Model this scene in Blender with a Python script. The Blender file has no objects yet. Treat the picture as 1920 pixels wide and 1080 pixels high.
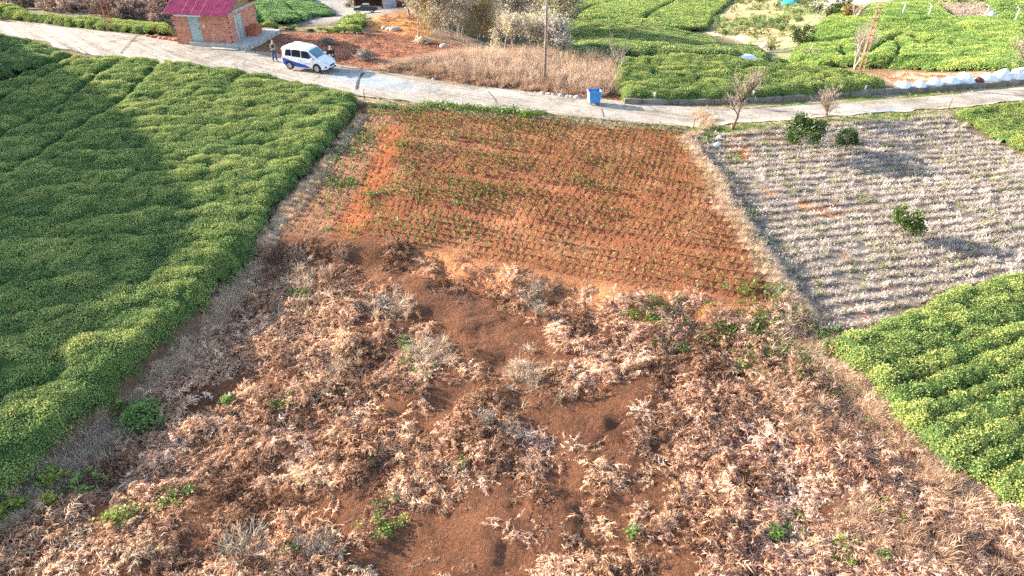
import bpy, bmesh, math, random
import numpy as np
from mathutils import Vector, Matrix, Euler

# ------------------------------------------------------------------ camera, sky, sun, exposure
PITCH = math.radians(34.5)
FPX, CAMH = 1280.0, 16.0
SUN_EL, SUN_TILT = math.radians(18.5), math.radians(18.0)
scene = bpy.context.scene
COL = scene.collection
cam_data = bpy.data.cameras.new('camera')
cam_data.lens, cam_data.sensor_width = 24.0, 36.0
cam_data.clip_start, cam_data.clip_end = 0.5, 4000
cam = bpy.data.objects.new('camera', cam_data)
cam.location = (0, 0, CAMH)
cam.rotation_euler = (math.pi / 2 - PITCH, 0, 0)
COL.objects.link(cam)
scene.camera = cam

world = bpy.data.worlds.new('World')
scene.world = world
world.use_nodes = True
wn = world.node_tree
bg = wn.nodes['Background']
sky = wn.nodes.new('ShaderNodeTexSky')
sky.sky_type = 'NISHITA'
sky.sun_disc = False
sky.sun_elevation = SUN_EL
sky.sun_rotation = math.radians(-72)
sky.altitude = 300
sky.air_density, sky.dust_density, sky.ozone_density = 1.0, 2.0, 1.0
bg.inputs['Strength'].default_value = 0.15
wn.links.new(sky.outputs['Color'], bg.inputs['Color'])

sun_dir = Vector((-math.cos(SUN_TILT) * math.cos(SUN_EL), math.sin(SUN_TILT) * math.cos(SUN_EL), math.sin(SUN_EL)))
sun_data = bpy.data.lights.new('sun', 'SUN')
sun_data.energy, sun_data.angle = 5.0, math.radians(0.6)
sun_data.color = (1.0, 0.88, 0.72)
sun = bpy.data.objects.new('sun', sun_data)
sun.rotation_euler = (-sun_dir).to_track_quat('-Z', 'Y').to_euler()
sun.location = sun_dir * 100
COL.objects.link(sun)

scene.view_settings.view_transform = 'Standard'
scene.view_settings.look = 'None'
scene.view_settings.exposure = 1.8
scene.view_settings.gamma = 1.0
scene.view_settings.use_curve_mapping = False
scene.render.engine = 'CYCLES'
scene.cycles.max_bounces = 4
scene.cycles.diffuse_bounces = 2
scene.cycles.glossy_bounces = 2
scene.cycles.transmission_bounces = 3
scene.cycles.transparent_max_bounces = 4
scene.cycles.use_denoising = False
scene.cycles.use_adaptive_sampling = True
scene.cycles.adaptive_threshold = 0.03
scene.cycles.sample_clamp_indirect = 4.0

rng = np.random.default_rng(7)
random.seed(7)
R = math.radians

# ------------------------------------------------------------------ numeric helpers
def hash2(ix, iy, seed=0):
    ix = np.asarray(ix).astype(np.int64); iy = np.asarray(iy).astype(np.int64)
    n = (ix * 374761393 + iy * 668265263 + seed * 2147483647) & 0xFFFFFFFF
    n = ((n ^ (n >> 13)) * 1274126177) & 0xFFFFFFFF
    n = n ^ (n >> 16)
    return (n & 0xFFFFFF) / float(0xFFFFFF)

def vnoise(x, y, seed=0):
    ix = np.floor(x); iy = np.floor(y)
    fx = x - ix; fy = y - iy
    fx = fx * fx * (3 - 2 * fx); fy = fy * fy * (3 - 2 * fy)
    a = hash2(ix, iy, seed); b = hash2(ix + 1, iy, seed)
    c = hash2(ix, iy + 1, seed); d = hash2(ix + 1, iy + 1, seed)
    return (a * (1 - fx) + b * fx) * (1 - fy) + (c * (1 - fx) + d * fx) * fy

def fbm(x, y, scale, octaves=3, seed=0):
    v = 0; a = 0.5; f = 1.0 / scale; tot = 0
    for o in range(octaves):
        v = v + a * vnoise(x * f + 17.3 * o, y * f - 9.1 * o, seed + o); tot += a
        a *= 0.5; f *= 2.03
    return v / tot          # 0..1

def mounds(x, y, lx, ly, seed=0):
    """cushion-shaped bushes: 1 at a bush's top, 0 in the gaps"""
    xs, ys = x / lx, y / ly
    ix, iy = np.floor(xs), np.floor(ys)
    best = np.full(np.shape(x), 9.0); hv = np.zeros(np.shape(x))
    for dx in (-1, 0, 1):
        for dy in (-1, 0, 1):
            cx, cy = ix + dx, iy + dy
            jx = cx + 0.15 + 0.7 * hash2(cx, cy, seed); jy = cy + 0.15 + 0.7 * hash2(cx, cy, seed + 5)
            d = (xs - jx) ** 2 + (ys - jy) ** 2
            m = d < best
            best = np.where(m, d, best)
            hv = np.where(m, hash2(cx, cy, seed + 9), hv)
    return np.clip(1 - best * 1.7, 0, 1), hv

def sstep(a, b, x):
    t = np.clip((x - a) / (b - a), 0, 1)
    return t * t * (3 - 2 * t)

def in_poly(x, y, poly):
    x = np.asarray(x); y = np.asarray(y)
    inside = np.zeros(x.shape, bool)
    n = len(poly)
    for i in range(n):
        x0, y0 = poly[i]; x1, y1 = poly[(i + 1) % n]
        if y0 == y1: continue
        c = ((y0 > y) != (y1 > y)) & (x < (x1 - x0) * (y - y0) / (y1 - y0) + x0)
        inside ^= c
    return inside

def line_dist(x, y, pts, closed=False):
    best = np.full(np.shape(x), 1e9)
    n = len(pts)
    for i in range(n if closed else n - 1):
        ax, ay = pts[i]; bx, by = pts[(i + 1) % n]
        dx, dy = bx - ax, by - ay
        L = dx * dx + dy * dy + 1e-12
        t = np.clip(((x - ax) * dx + (y - ay) * dy) / L, 0, 1)
        best = np.minimum(best, (x - ax - t * dx) ** 2 + (y - ay - t * dy) ** 2)
    return np.sqrt(best)

def poly_sd(x, y, poly):
    d = line_dist(x, y, poly, True)
    return np.where(in_poly(x, y, poly), d, -d)

# ------------------------------------------------------------------ the lie of the land
CPT, SPT = math.cos(PITCH), math.sin(PITCH)
def ray(px, py):
    u, v = (px - 960) / FPX, (540 - py) / FPX
    return np.array((u, CPT + v * SPT, -SPT + v * CPT))
def at_range(px, py, t):
    d = ray(px, py) * t
    return (d[0], d[1], CAMH + d[2])
def flat(px, py, z=0.0):
    d = ray(px, py); t = (z - CAMH) / d[2]
    return (d[0] * t, d[1] * t)

ctrl = []
for X in (-55, -38, -20, 0, 20, 40, 60):
    for Y in (-25, -5, 12, 26, 40):
        ctrl.append((X, Y, 0.0))
for p in ((0, 40), (100, 46), (210, 60), (120, 36), (300, 62), (480, 52), (580, 56), (650, 62), (400, 60), (560, 105), (700, 100),
          (850, 100), (900, 150), (1060, 104), (1130, 112), (1170, 106), (1300, 106), (1430, 118), (1590, 132), (1670, 150), (1250, 150),
          (1500, 165), (1750, 160), (1910, 150), (1150, 160), (0, 24)):
    x, y = flat(*p); ctrl.append((x, y, 0.0))
for p in ((740, 25, 72), (700, 45, 67), (900, 90, 62), (980, 95, 60),
          (50, 8, 150), (150, 28, 125), (250, 40, 120), (100, 0, 190), (300, 0, 180), (480, 40, 125), (540, 10, 165), (600, 40, 130),
          (640, 33, 150), (685, 24, 200), (640, 44, 125), (620, 2, 215), (720, 5, 215), (900, 0, 160), (850, 30, 110),
          (1060, 60, 98), (1060, 95, 78), (1150, 88, 80), (1250, 85, 84), (1150, 47, 102), (1350, 66, 108), (1050, 35, 118), (1050, 5, 170),
          (1200, 28, 128), (1200, 5, 165), (1350, 42, 128), (1430, 30, 130), (1330, 15, 150), (1480, 5, 140), (1430, 95, 88),
          (1400, 108, 74), (1500, 100, 76), (1560, 60, 84), (1620, 20, 96), (1700, 20, 96), (1800, 38, 90), (1700, 80, 76), (1650, 127, 64),
          (1800, 127, 60), (1900, 122, 58), (1900, 60, 75), (1900, 10, 98), (1750, 0, 115), (1600, 0, 130)):
    ctrl.append(at_range(*p))
for p, dz in (((0, 22), -1), ((100, 34), -1), ((210, 42), -1), ((320, 46), -1), ((480, 47), -1), ((580, 50), -1), ((650, 52), -1), ((780, 40), 0), ((880, 50), 0), ((980, 60), 0)):
    for t_ in (78, 92, 108):
        a = at_range(p[0], p[1], t_); ctrl.append((a[0], a[1], a[2] - 2.5 - 0.05 * (t_ - 78) + dz))
for p in ((1060, 98), (1160, 104), (1300, 103), (1430, 114), (1590, 128)):
    a = at_range(p[0], p[1], 66 if p[0] < 1400 else 60); ctrl.append((a[0], a[1], a[2] - 1.2))
for X in (-400, -200, 0, 200, 400):
    ctrl += [(X, 420, -30 + 0.02 * abs(X)), (X, 800, -10.0)]
ctrl += [(-200, 60, 0), (-200, 200, -5), (-260, 120, 5), (200, 60, -4), (200, 150, -8), (-150, -60, 0), (150, -60, 0), (0, -80, 0)]
ctrl = np.array(ctrl)
def _phi(r2): return np.sqrt(r2 + 16.0)
_n = len(ctrl)
_A = _phi((ctrl[:, None, 0] - ctrl[None, :, 0]) ** 2 + (ctrl[:, None, 1] - ctrl[None, :, 1]) ** 2)
_A = np.block([[_A, np.ones((_n, 1))], [np.ones((1, _n)), np.zeros((1, 1))]])
_w = np.linalg.solve(_A + np.eye(_n + 1) * 1e-6, np.append(ctrl[:, 2], 0))
def land(x, y):
    x = np.asarray(x, float); y = np.asarray(y, float)
    out = np.full(x.shape, _w[-1])
    for i in range(_n):
        out += _w[i] * _phi((x - ctrl[i, 0]) ** 2 + (y - ctrl[i, 1]) ** 2)
    # the near plots are level: damp the interpolation there
    return out

RB = np.array([flat(*p) for p in ((1330, 238), (1290, 262), (1350, 350), (1405, 450), (1480, 560), (1555, 660), (1650, 760), (1780, 870), (1960, 985))])[::-1]
LB = np.array([flat(*p) for p in ((690, 182), (655, 235), (580, 335), (520, 400), (485, 465), (385, 600), (230, 745), (60, 895), (-100, 1010))])[::-1]
SC = np.array([flat(*p) for p in ((440, 455), (600, 446), (740, 456), (850, 482), (1000, 512), (1200, 545), (1400, 575), (1500, 585))])
LB[:, 0] -= np.where(LB[:, 1] < 27, 0.38, 0.1)
def right_bound(y): return np.interp(y, RB[:, 1], RB[:, 0])
def left_bound(y): return np.interp(y, LB[:, 1], LB[:, 0])
def scarp(x): return np.interp(x, SC[:, 0], SC[:, 1])
BA, BB = 0.31, 0.00465
def furrow_w(x, y): return (y + (BA + 25.9 * BB) * x) / (1 + BB * x)
ROW = 0.56
RILLS = [np.array([flat(*p) for p in q]) for q in (
    ((1290, 690), (1215, 735), (1150, 780), (1120, 850), (1100, 930), (1110, 1010), (1060, 1079)),
    ((720, 655), (840, 640), (950, 615), (1020, 640), (1090, 650)),
    ((1080, 740), (1130, 790), (1160, 800)), ((840, 870), (760, 930), (640, 950), (560, 1000)),
    ((1050, 1020), (960, 1040), (900, 1079)), ((560, 640), (640, 590), (700, 570)))]

def ground(x, y):
    x = np.asarray(x, float); y = np.asarray(y, float)
    z = land(x, y)
    near = sstep(52, 44, y)
    # unseen hill on the sunward side, ridge shaped so its shadow covers the tea
    p = 0.951 * x - 0.309 * y; q = 0.309 * x + 0.951 * y
    tip = np.interp(q, [-60, 6, 14, 20, 23.8, 29, 35, 41, 46], [-20, -20.0, -20.3, -21, -24, -31, -40, -55, -75])
    tip = tip + 1.1 * (fbm(q, q * 0, 3.0, 3, 3) - 0.5) * 2
    hh = np.clip((tip + 75) * 0.3346 + 0.15 + 0.3 * sstep(29, 24, q), 0, None)
    k = np.where(p > -75, np.clip(1 - ((p + 75) / 22.0) ** 2, 0, 1), np.clip(1 - ((p + 75) / 70.0) ** 2, 0, 1))
    z = z + hh * k * k * sstep(-90, -50, q)
    rb = right_bound(y); lb = left_bound(y); sc = scarp(x)
    wob = (fbm(x, y, 1.7, 3, 21) - 0.5) * 1.6
    # ground beyond the right-hand bank lies lower
    z = z - 0.32 * sstep(-0.3, 1.1, x - rb + 0.3 * wob) * sstep(0.3, 4.5, np.interp(x, [8, 14, 20, 27, 35], [40.5, 41.2, 43.0, 44.6, 46.5]) - y) * sstep(60, 30, x)
    inner = sstep(-0.6, 0.4, x - lb) * sstep(0.9, -0.2, x - rb)
    low = sstep(0.2, 1.3, sc - y + 0.9 * wob) * inner
    z = z - 0.55 * low
    br = sstep(0.5, 2.5, sc - y) * inner * sstep(-10, 4, y)
    z = z + br * ((fbm(x, y, 3.5, 3, 31) - 0.5) * 0.75 + (fbm(x, y, 0.8, 3, 35) - 0.5) * 0.22 + (np.abs(fbm(x, y, 0.33, 2, 37) - 0.5)) * -0.16)
    for i, rl in enumerate(RILLS):
        d = line_dist(x + 0.5 * wob, y + 0.4 * wob, rl)
        z = z - br * (0.07 if i == 0 else 0.05) * np.exp(-(d / 0.11) ** 2)
    # tilled terraces
    til = inner * sstep(-0.1, 0.9, y - sc) * sstep(44.8, 43.6, furrow_w(x, y))
    w = furrow_w(x, y) + (fbm(x, y, 6, 2, 41) - 0.5) * 0.5
    f = np.mod(w / ROW, 1.0)
    prof = np.where(f < 0.17, f / 0.17, (1 - f) / 0.83)
    z = z + til * ((prof - 0.5) * 0.31 * (0.7 + 0.6 * fbm(x, y, 5, 2, 48)) + (fbm(x, y, 0.4, 2, 44) - 0.5) * 0.07 + (fbm(x, y, 4, 2, 47) - 0.5) * 0.2)
    # rough verge on the far side of the road
    far = sstep(46, 50, y) * sstep(90, 70, y)
    z = z + far * (fbm(x, y, 2.0, 3, 51) - 0.5) * 0.3 * sstep(-26, -18, x)
    return z

_T = np.concatenate([np.arange(8, 60, 0.25), np.arange(60, 320, 0.8)])
def pix(px, py, off=0.0):
    """where the line of sight through a picture point meets the land (or a level off above it)"""
    d = ray(px, py)
    x, y, z = d[0] * _T, d[1] * _T, CAMH + d[2] * _T
    g = z - ground(x, y) - off
    k = np.argmax(g < 0)
    if g[k] >= 0: k = len(_T) - 1
    k = max(k, 1)
    t = _T[k - 1] + (_T[k] - _T[k - 1]) * g[k - 1] / (g[k - 1] - g[k] + 1e-9)
    x, y = d[0] * t, d[1] * t
    return (float(x), float(y), float(ground(np.array([x]), np.array([y]))[0]))
def pixpoly(pts, off=0.0): return [pix(a, b, off)[:2] for a, b in pts]
def G(x, y): return float(ground(np.array([x]), np.array([y]))[0])

# ------------------------------------------------------------------ materials
MATS = {}
def new_mat(name):
    m = bpy.data.materials.new(name); m.use_nodes = True
    nt = m.node_tree; MATS[name] = m
    return m, nt, nt.nodes['Principled BSDF']

def plain(name, col, rough=0.7, metal=0.0, var=0.15, scale=3.0, spec=0.3, bump=0.0, bscale=20.0):
    """a paint, metal or plastic with uneven tone"""
    if name in MATS: return MATS[name]
    m, nt, b = new_mat(name)
    tc = nt.nodes.new('ShaderNodeTexCoord')
    n = nt.nodes.new('ShaderNodeTexNoise'); n.inputs['Scale'].default_value = scale; n.inputs['Detail'].default_value = 6
    nt.links.new(tc.outputs['Object'], n.inputs['Vector'])
    cr = nt.nodes.new('ShaderNodeValToRGB')
    cr.color_ramp.elements[0].position = 0.3; cr.color_ramp.elements[1].position = 0.7
    cr.color_ramp.elements[0].color = [c * (1 - var) for c in col] + [1]
    cr.color_ramp.elements[1].color = [min(1, c * (1 + var)) for c in col] + [1]
    nt.links.new(n.outputs['Fac'], cr.inputs['Fac']); nt.links.new(cr.outputs['Color'], b.inputs['Base Color'])
    b.inputs['Roughness'].default_value = rough; b.inputs['Metallic'].default_value = metal
    b.inputs['Specular IOR Level'].default_value = spec
    if bump:
        n2 = nt.nodes.new('ShaderNodeTexNoise'); n2.inputs['Scale'].default_value = bscale; n2.inputs['Detail'].default_value = 8
        nt.links.new(tc.outputs['Object'], n2.inputs['Vector'])
        bp = nt.nodes.new('ShaderNodeBump'); bp.inputs['Strength'].default_value = bump
        nt.links.new(n2.outputs['Fac'], bp.inputs['Height']); nt.links.new(bp.outputs['Normal'], b.inputs['Normal'])
    return m

def leafy(name, cols, rough=0.5, transl=0.3, spec=0.3, patch=2.0, patch_amt=0.35, island=0.75, tint=False):
    """leaves or dry fronds: colour differs from piece to piece and drifts over the plot"""
    m, nt, b = new_mat(name)
    out = nt.nodes['Material Output']
    oi = nt.nodes.new('ShaderNodeObjectInfo')
    geo = nt.nodes.new('ShaderNodeNewGeometry')
    n = nt.nodes.new('ShaderNodeTexNoise'); n.inputs['Scale'].default_value = 1.0 / patch; n.inputs['Detail'].default_value = 4
    nt.links.new(geo.outputs['Position'], n.inputs['Vector'])
    add = nt.nodes.new('ShaderNodeMath'); add.operation = 'MULTIPLY_ADD'
    add.inputs[1].default_value = patch_amt * 2.4
    nt.links.new(n.outputs['Fac'], add.inputs[0])
    mr = nt.nodes.new('ShaderNodeMath'); mr.operation = 'MULTIPLY_ADD'
    mr.inputs[1].default_value = 0.45; mr.inputs[2].default_value = 0.275 - patch_amt * 1.2
    nt.links.new(oi.outputs['Random'], mr.inputs[0]); nt.links.new(mr.outputs[0], add.inputs[2])
    isl = nt.nodes.new('ShaderNodeMath'); isl.operation = 'MULTIPLY_ADD'; isl.inputs[1].default_value = island
    sub = nt.nodes.new('ShaderNodeMath'); sub.operation = 'SUBTRACT'; sub.inputs[1].default_value = island / 2
    nt.links.new(geo.outputs['Random Per Island'], isl.inputs[0]); nt.links.new(add.outputs[0], isl.inputs[2])
    nt.links.new(isl.outputs[0], sub.inputs[0])
    cr = nt.nodes.new('ShaderNodeValToRGB')
    el = cr.color_ramp.elements
    while len(el) < len(cols): el.new(0.5)
    for i, c in enumerate(cols):
        el[i].position = i / (len(cols) - 1); el[i].color = (*c, 1)
    nt.links.new(sub.outputs[0], cr.inputs['Fac'])
    colour = cr.outputs['Color']
    if tint:
        at = nt.nodes.new('ShaderNodeAttribute'); at.attribute_type = 'INSTANCER'; at.attribute_name = 'tint'
        mx = nt.nodes.new('ShaderNodeMix'); mx.data_type = 'RGBA'; mx.blend_type = 'MULTIPLY'; mx.inputs[0].default_value = 1
        nt.links.new(colour, mx.inputs[6]); nt.links.new(at.outputs['Color'], mx.inputs[7]); colour = mx.outputs[2]
    nt.links.new(colour, b.inputs['Base Color'])
    b.inputs['Roughness'].default_value = rough; b.inputs['Specular IOR Level'].default_value = spec
    tr = nt.nodes.new('ShaderNodeBsdfTranslucent'); nt.links.new(colour, tr.inputs['Color'])
    ms = nt.nodes.new('ShaderNodeMixShader'); ms.inputs[0].default_value = transl
    nt.links.new(b.outputs[0], ms.inputs[1]); nt.links.new(tr.outputs[0], ms.inputs[2]); nt.links.new(ms.outputs[0], out.inputs[0])
    return m

def ground_mat(name, attr='tone', fine=7.0, bump=0.5, rough=0.95, grain=0.2):
    m, nt, b = new_mat(name)
    at = nt.nodes.new('ShaderNodeAttribute'); at.attribute_name = attr
    geo = nt.nodes.new('ShaderNodeNewGeometry')
    last = at.outputs['Color']
    for sc_, lo, hi in ((0.6, 0.82, 1.18), (fine, 1 - grain * 1.3, 1 + grain * 1.3), (fine * 6, 1 - grain, 1 + grain)):
        n = nt.nodes.new('ShaderNodeTexNoise'); n.inputs['Scale'].default_value = sc_; n.inputs['Detail'].default_value = 5
        nt.links.new(geo.outputs['Position'], n.inputs['Vector'])
        mp = nt.nodes.new('ShaderNodeMapRange'); mp.inputs[1].default_value = 0.3; mp.inputs[2].default_value = 0.7
        mp.inputs[3].default_value = lo; mp.inputs[4].default_value = hi
        nt.links.new(n.outputs['Fac'], mp.inputs[0])
        mx = nt.nodes.new('ShaderNodeMix'); mx.data_type = 'RGBA'; mx.blend_type = 'MULTIPLY'; mx.inputs[0].default_value = 1
        nt.links.new(last, mx.inputs[6]); nt.links.new(mp.outputs[0], mx.inputs[7]); last = mx.outputs[2]
    nt.links.new(last, b.inputs['Base Color'])
    b.inputs['Roughness'].default_value = rough; b.inputs['Specular IOR Level'].default_value = 0.15
    n = nt.nodes.new('ShaderNodeTexNoise'); n.inputs['Scale'].default_value = 9; n.inputs['Detail'].default_value = 9; n.inputs['Roughness'].default_value = 0.7
    nt.links.new(geo.outputs['Position'], n.inputs['Vector'])
    bp = nt.nodes.new('ShaderNodeBump'); bp.inputs['Strength'].default_value = bump; bp.inputs['Distance'].default_value = 0.22
    nt.links.new(n.outputs['Fac'], bp.inputs['Height']); nt.links.new(bp.outputs['Normal'], b.inputs['Normal'])
    return m

# ------------------------------------------------------------------ mesh helpers
def np_mesh(name, verts, quads=None, tris=None, smooth=False):
    me = bpy.data.meshes.new(name)
    verts = np.asarray(verts, np.float32)
    loops, starts, tot = [], [], 0
    if quads is not None and len(quads):
        q = np.asarray(quads, np.int32); loops.append(q.ravel()); starts.append(np.arange(len(q)) * 4); tot = q.size
    if tris is not None and len(tris):
        t = np.asarray(tris, np.int32); loops.append(t.ravel()); starts.append(tot + np.arange(len(t)) * 3)
    me.vertices.add(len(verts)); me.vertices.foreach_set('co', verts.ravel())
    if loops:
        L = np.concatenate(loops); S = np.concatenate(starts)
        me.loops.add(len(L)); me.loops.foreach_set('vertex_index', L)
        me.polygons.add(len(S)); me.polygons.foreach_set('loop_start', S.astype(np.int32))
        if smooth: me.polygons.foreach_set('use_smooth', np.ones(len(S), bool))
    me.update(calc_edges=True)
    return me

def link(name, me, mat=None, parent=None, loc=None, rot=None):
    o = bpy.data.objects.new(name, me); COL.objects.link(o)
    if mat is not None and me is not None and not me.materials: me.materials.append(mat)
    if parent is not None: o.parent = parent
    if loc is not None: o.location = loc
    if rot is not None: o.rotation_euler = rot
    return o
def tag(o, label=None, cat=None, group=None, kind=None):
    if label: o['label'] = label
    if cat: o['category'] = cat
    if group: o['group'] = group
    if kind: o['kind'] = kind
    return o
def empty(name, loc, rz=0.0):
    o = bpy.data.objects.new(name, None); COL.objects.link(o)
    o.location = loc; o.rotation_euler = (0, 0, rz); o.empty_display_size = 0.2
    return o

class MB:
    """collects boxes, tubes and patches into one mesh"""
    def __init__(s): s.v, s.f, s.sm = [], [], []
    def add(s, vs, fs, smooth=False):
        o = len(s.v); s.v += [tuple(v) for v in vs]; s.f += [tuple(i + o for i in f) for f in fs]; s.sm += [smooth] * len(fs)
    def box(s, a, b, M=None):
        vs = [Vector((x, y, z)) for x in (a[0], b[0]) for y in (a[1], b[1]) for z in (a[2], b[2])]
        if M is not None: vs = [M @ v for v in vs]
        s.add(vs, [(0, 1, 3, 2), (4, 6, 7, 5), (0, 4, 5, 1), (2, 3, 7, 6), (0, 2, 6, 4), (1, 5, 7, 3)])
    def tube(s, pts, rads, n=6, cap=True, smooth=True):
        pts = [Vector(p) for p in pts]; rings = []
        if not hasattr(rads, '__len__'): rads = [rads] * len(pts)
        for i, p in enumerate(pts):
            d = (pts[min(i + 1, len(pts) - 1)] - pts[max(i - 1, 0)])
            d = d.normalized() if d.length > 1e-9 else Vector((0, 0, 1))
            a = d.cross(Vector((0.13, 0.31, 0.94)));
            if a.length < 1e-3: a = d.cross(Vector((1, 0, 0)))
            a.normalize(); b_ = d.cross(a)
            rings.append([p + (a * math.cos(2 * math.pi * k / n) + b_ * math.sin(2 * math.pi * k / n)) * rads[i] for k in range(n)])
        vs = [v for r in rings for v in r]
        fs = [(i * n + k, i * n + (k + 1) % n, (i + 1) * n + (k + 1) % n, (i + 1) * n + k) for i in range(len(pts) - 1) for k in range(n)]
        if cap: fs += [tuple(range(n))[::-1], tuple((len(pts) - 1) * n + k for k in range(n))]
        s.add(vs, fs, smooth)
    def mesh(s, name):
        me = bpy.data.meshes.new(name); me.from_pydata([tuple(v) for v in s.v], [], s.f)
        me.polygons.foreach_set('use_smooth', s.sm); me.update()
        return me
    def build(s, name, mat, parent=None, loc=None, rot=None, bevel=0.0):
        o = link(name, s.mesh(name), mat, parent, loc, rot)
        if bevel:
            md = o.modifiers.new('bevel', 'BEVEL'); md.width = bevel; md.segments = 2; md.limit_method = 'ANGLE'
        return o

# ------------------------------------------------------------------ scattering of uncountable growth
_scat = {}
def proto_set(key, meshes, mat):
    c = bpy.data.collections.new('source_' + key)
    for i, me in enumerate(meshes):
        if not me.materials: me.materials.append(mat)
        o = bpy.data.objects.new('%s_%02d' % (key, i), me); c.objects.link(o)
    g = bpy.data.node_groups.new('scatter_' + key, 'GeometryNodeTree')
    g.interface.new_socket('Geometry', in_out='INPUT', socket_type='NodeSocketGeometry')
    g.interface.new_socket('Geometry', in_out='OUTPUT', socket_type='NodeSocketGeometry')
    N = g.nodes; gi = N.new('NodeGroupInput'); go = N.new('NodeGroupOutput')
    ci = N.new('GeometryNodeCollectionInfo'); ci.inputs['Collection'].default_value = c
    ci.inputs['Separate Children'].default_value = True; ci.inputs['Reset Children'].default_value = True
    ip = N.new('GeometryNodeInstanceOnPoints'); ip.inputs['Pick Instance'].default_value = True
    m2p = N.new('GeometryNodeMeshToPoints')
    def attr(nm, ty):
        a = N.new('GeometryNodeInputNamedAttribute'); a.data_type = ty; a.inputs['Name'].default_value = nm; return a.outputs['Attribute']
    e2r = N.new('FunctionNodeEulerToRotation')
    g.links.new(gi.outputs[0], m2p.inputs[0]); g.links.new(m2p.outputs[0], ip.inputs['Points'])
    g.links.new(ci.outputs[0], ip.inputs['Instance']); g.links.new(attr('pick', 'INT'), ip.inputs['Instance Index'])
    g.links.new(attr('turn', 'FLOAT_VECTOR'), e2r.inputs[0]); g.links.new(e2r.outputs[0], ip.inputs['Rotation'])
    g.links.new(attr('size', 'FLOAT_VECTOR'), ip.inputs['Scale'])
    g.links.new(ip.outputs[0], go.inputs[0])
    _scat[key] = (g, len(meshes))

def scatter(name, key, pts, turn, size, tint=None, parent=None):
    g, n = _scat[key]
    pts = np.asarray(pts, np.float32)
    me = np_mesh(name, pts)
    k = len(pts)
    a = me.attributes.new('pick', 'INT', 'POINT'); a.data.foreach_set('value', rng.integers(0, n, k).astype(np.int32))
    a = me.attributes.new('turn', 'FLOAT_VECTOR', 'POINT'); a.data.foreach_set('vector', np.asarray(turn, np.float32).ravel())
    size = np.asarray(size, np.float32)
    if size.ndim == 1: size = np.repeat(size[:, None], 3, 1)
    a = me.attributes.new('size', 'FLOAT_VECTOR', 'POINT'); a.data.foreach_set('vector', size.ravel())
    if tint is None: tint = np.ones((k, 3))
    tint = np.clip(tint, 0, 1.6)
    tint = np.concatenate([np.asarray(tint, np.float32), np.ones((k, 1), np.float32)], 1)
    a = me.attributes.new('tint', 'FLOAT_COLOR', 'POINT'); a.data.foreach_set('color', tint.astype(np.float32).ravel())
    o = link(name, me, None, parent)
    md = o.modifiers.new('scatter', 'NODES'); md.node_group = g
    o['kind'] = 'stuff'
    return o

def turn_to(nx, ny, nz, yaw=None):
    """euler angles that stand a tuft along a normal, spun at random"""
    k = len(nx)
    if yaw is None: yaw = rng.uniform(0, 2 * np.pi, k)
    # tilt about a horizontal axis: express R = Rz(az) Ry(tilt) Rz(yaw-az); convert to XYZ euler
    tilt = np.arccos(np.clip(nz / np.sqrt(nx ** 2 + ny ** 2 + nz ** 2), -1, 1)); az = np.arctan2(ny, nx)
    a, b, c = az, tilt, yaw - az
    ca, sa, cb, sb, cc, sc_ = np.cos(a), np.sin(a), np.cos(b), np.sin(b), np.cos(c), np.sin(c)
    r00 = ca * cb * cc - sa * sc_; r10 = sa * cb * cc + ca * sc_; r20 = -sb * cc
    r21 = sb * sc_; r22 = cb
    return np.stack([np.arctan2(r21, r22), np.arcsin(np.clip(-r20, -1, 1)), np.arctan2(r10, r00)], 1)
# ------------------------------------------------------------------ ground sheet
TILL = pixpoly([(735, 196), (1000, 214), (1290, 243), (1292, 275), (1350, 355), (1395, 450), (1420, 540), (1385, 560), (1200, 536), (1000, 500), (850, 472), (690, 448), (705, 400), (745, 300), (752, 230)])
STRIP = pixpoly([(505, 440), (520, 400), (600, 315), (660, 240), (690, 192), (735, 196), (752, 230), (700, 300), (660, 380), (620, 445)])
PATH = pixpoly([(742, 236), (750, 275), (735, 300), (722, 335), (700, 365), (690, 400), (680, 448), (630, 446), (650, 395), (690, 340), (700, 300), (715, 262), (720, 240)])
GREY = pixpoly([(1312, 254), (1400, 244), (1560, 232), (1775, 214), (1925, 300), (1925, 520), (1800, 545), (1650, 605), (1545, 630), (1480, 565), (1408, 455), (1352, 350)])
BARE = [pixpoly(p) for p in (
    [(640, 522), (720, 508), (830, 545), (930, 575), (1015, 605), (1050, 650), (980, 690), (880, 672), (760, 640), (650, 600)],
    [(880, 640), (1010, 620), (1070, 645), (1060, 690), (980, 700), (900, 680)],
    [(960, 752), (1080, 715), (1200, 715), (1255, 752), (1190, 800), (1090, 815), (1000, 800)],
    [(505, 692), (600, 668), (650, 690), (560, 725), (510, 730)],
    [(690, 738), (830, 742), (862, 775), (820, 795), (700, 785)],
    [(850, 905), (960, 895), (1095, 880), (1108, 960), (1075, 1040), (960, 1090), (780, 1095), (770, 1010), (840, 960)],
    [(570, 925), (690, 945), (720, 985), (640, 1005), (560, 975)], [(285, 935), (385, 915), (395, 960), (330, 1000), (270, 985)],
    [(1425, 1035), (1560, 1018), (1580, 1070), (1430, 1080)], [(590, 1020), (760, 1010), (760, 1090), (600, 1090)])]
RED_FAR = pixpoly([(500, 66), (650, 62), (770, 66), (900, 92), (860, 105), (700, 112), (690, 140), (600, 112), (500, 100)])
ORANGE = pixpoly([(688, 56), (692, 40), (730, 24), (800, 30), (800, 70), (760, 66)])
VALLEY_ROAD = pixpoly([(560, 44), (650, 38), (730, 26), (730, 14), (640, 18), (640, 28), (560, 40)])
TERRACE = pixpoly([(1335, 62), (1440, 97), (1470, 80), (1505, 35), (1560, 0), (1380, 0), (1345, 35)])
TRACK = pixpoly([(1440, 118), (1480, 118), (1540, 30), (1590, 5), (1530, 8), (1500, 45), (1450, 95)])
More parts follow.
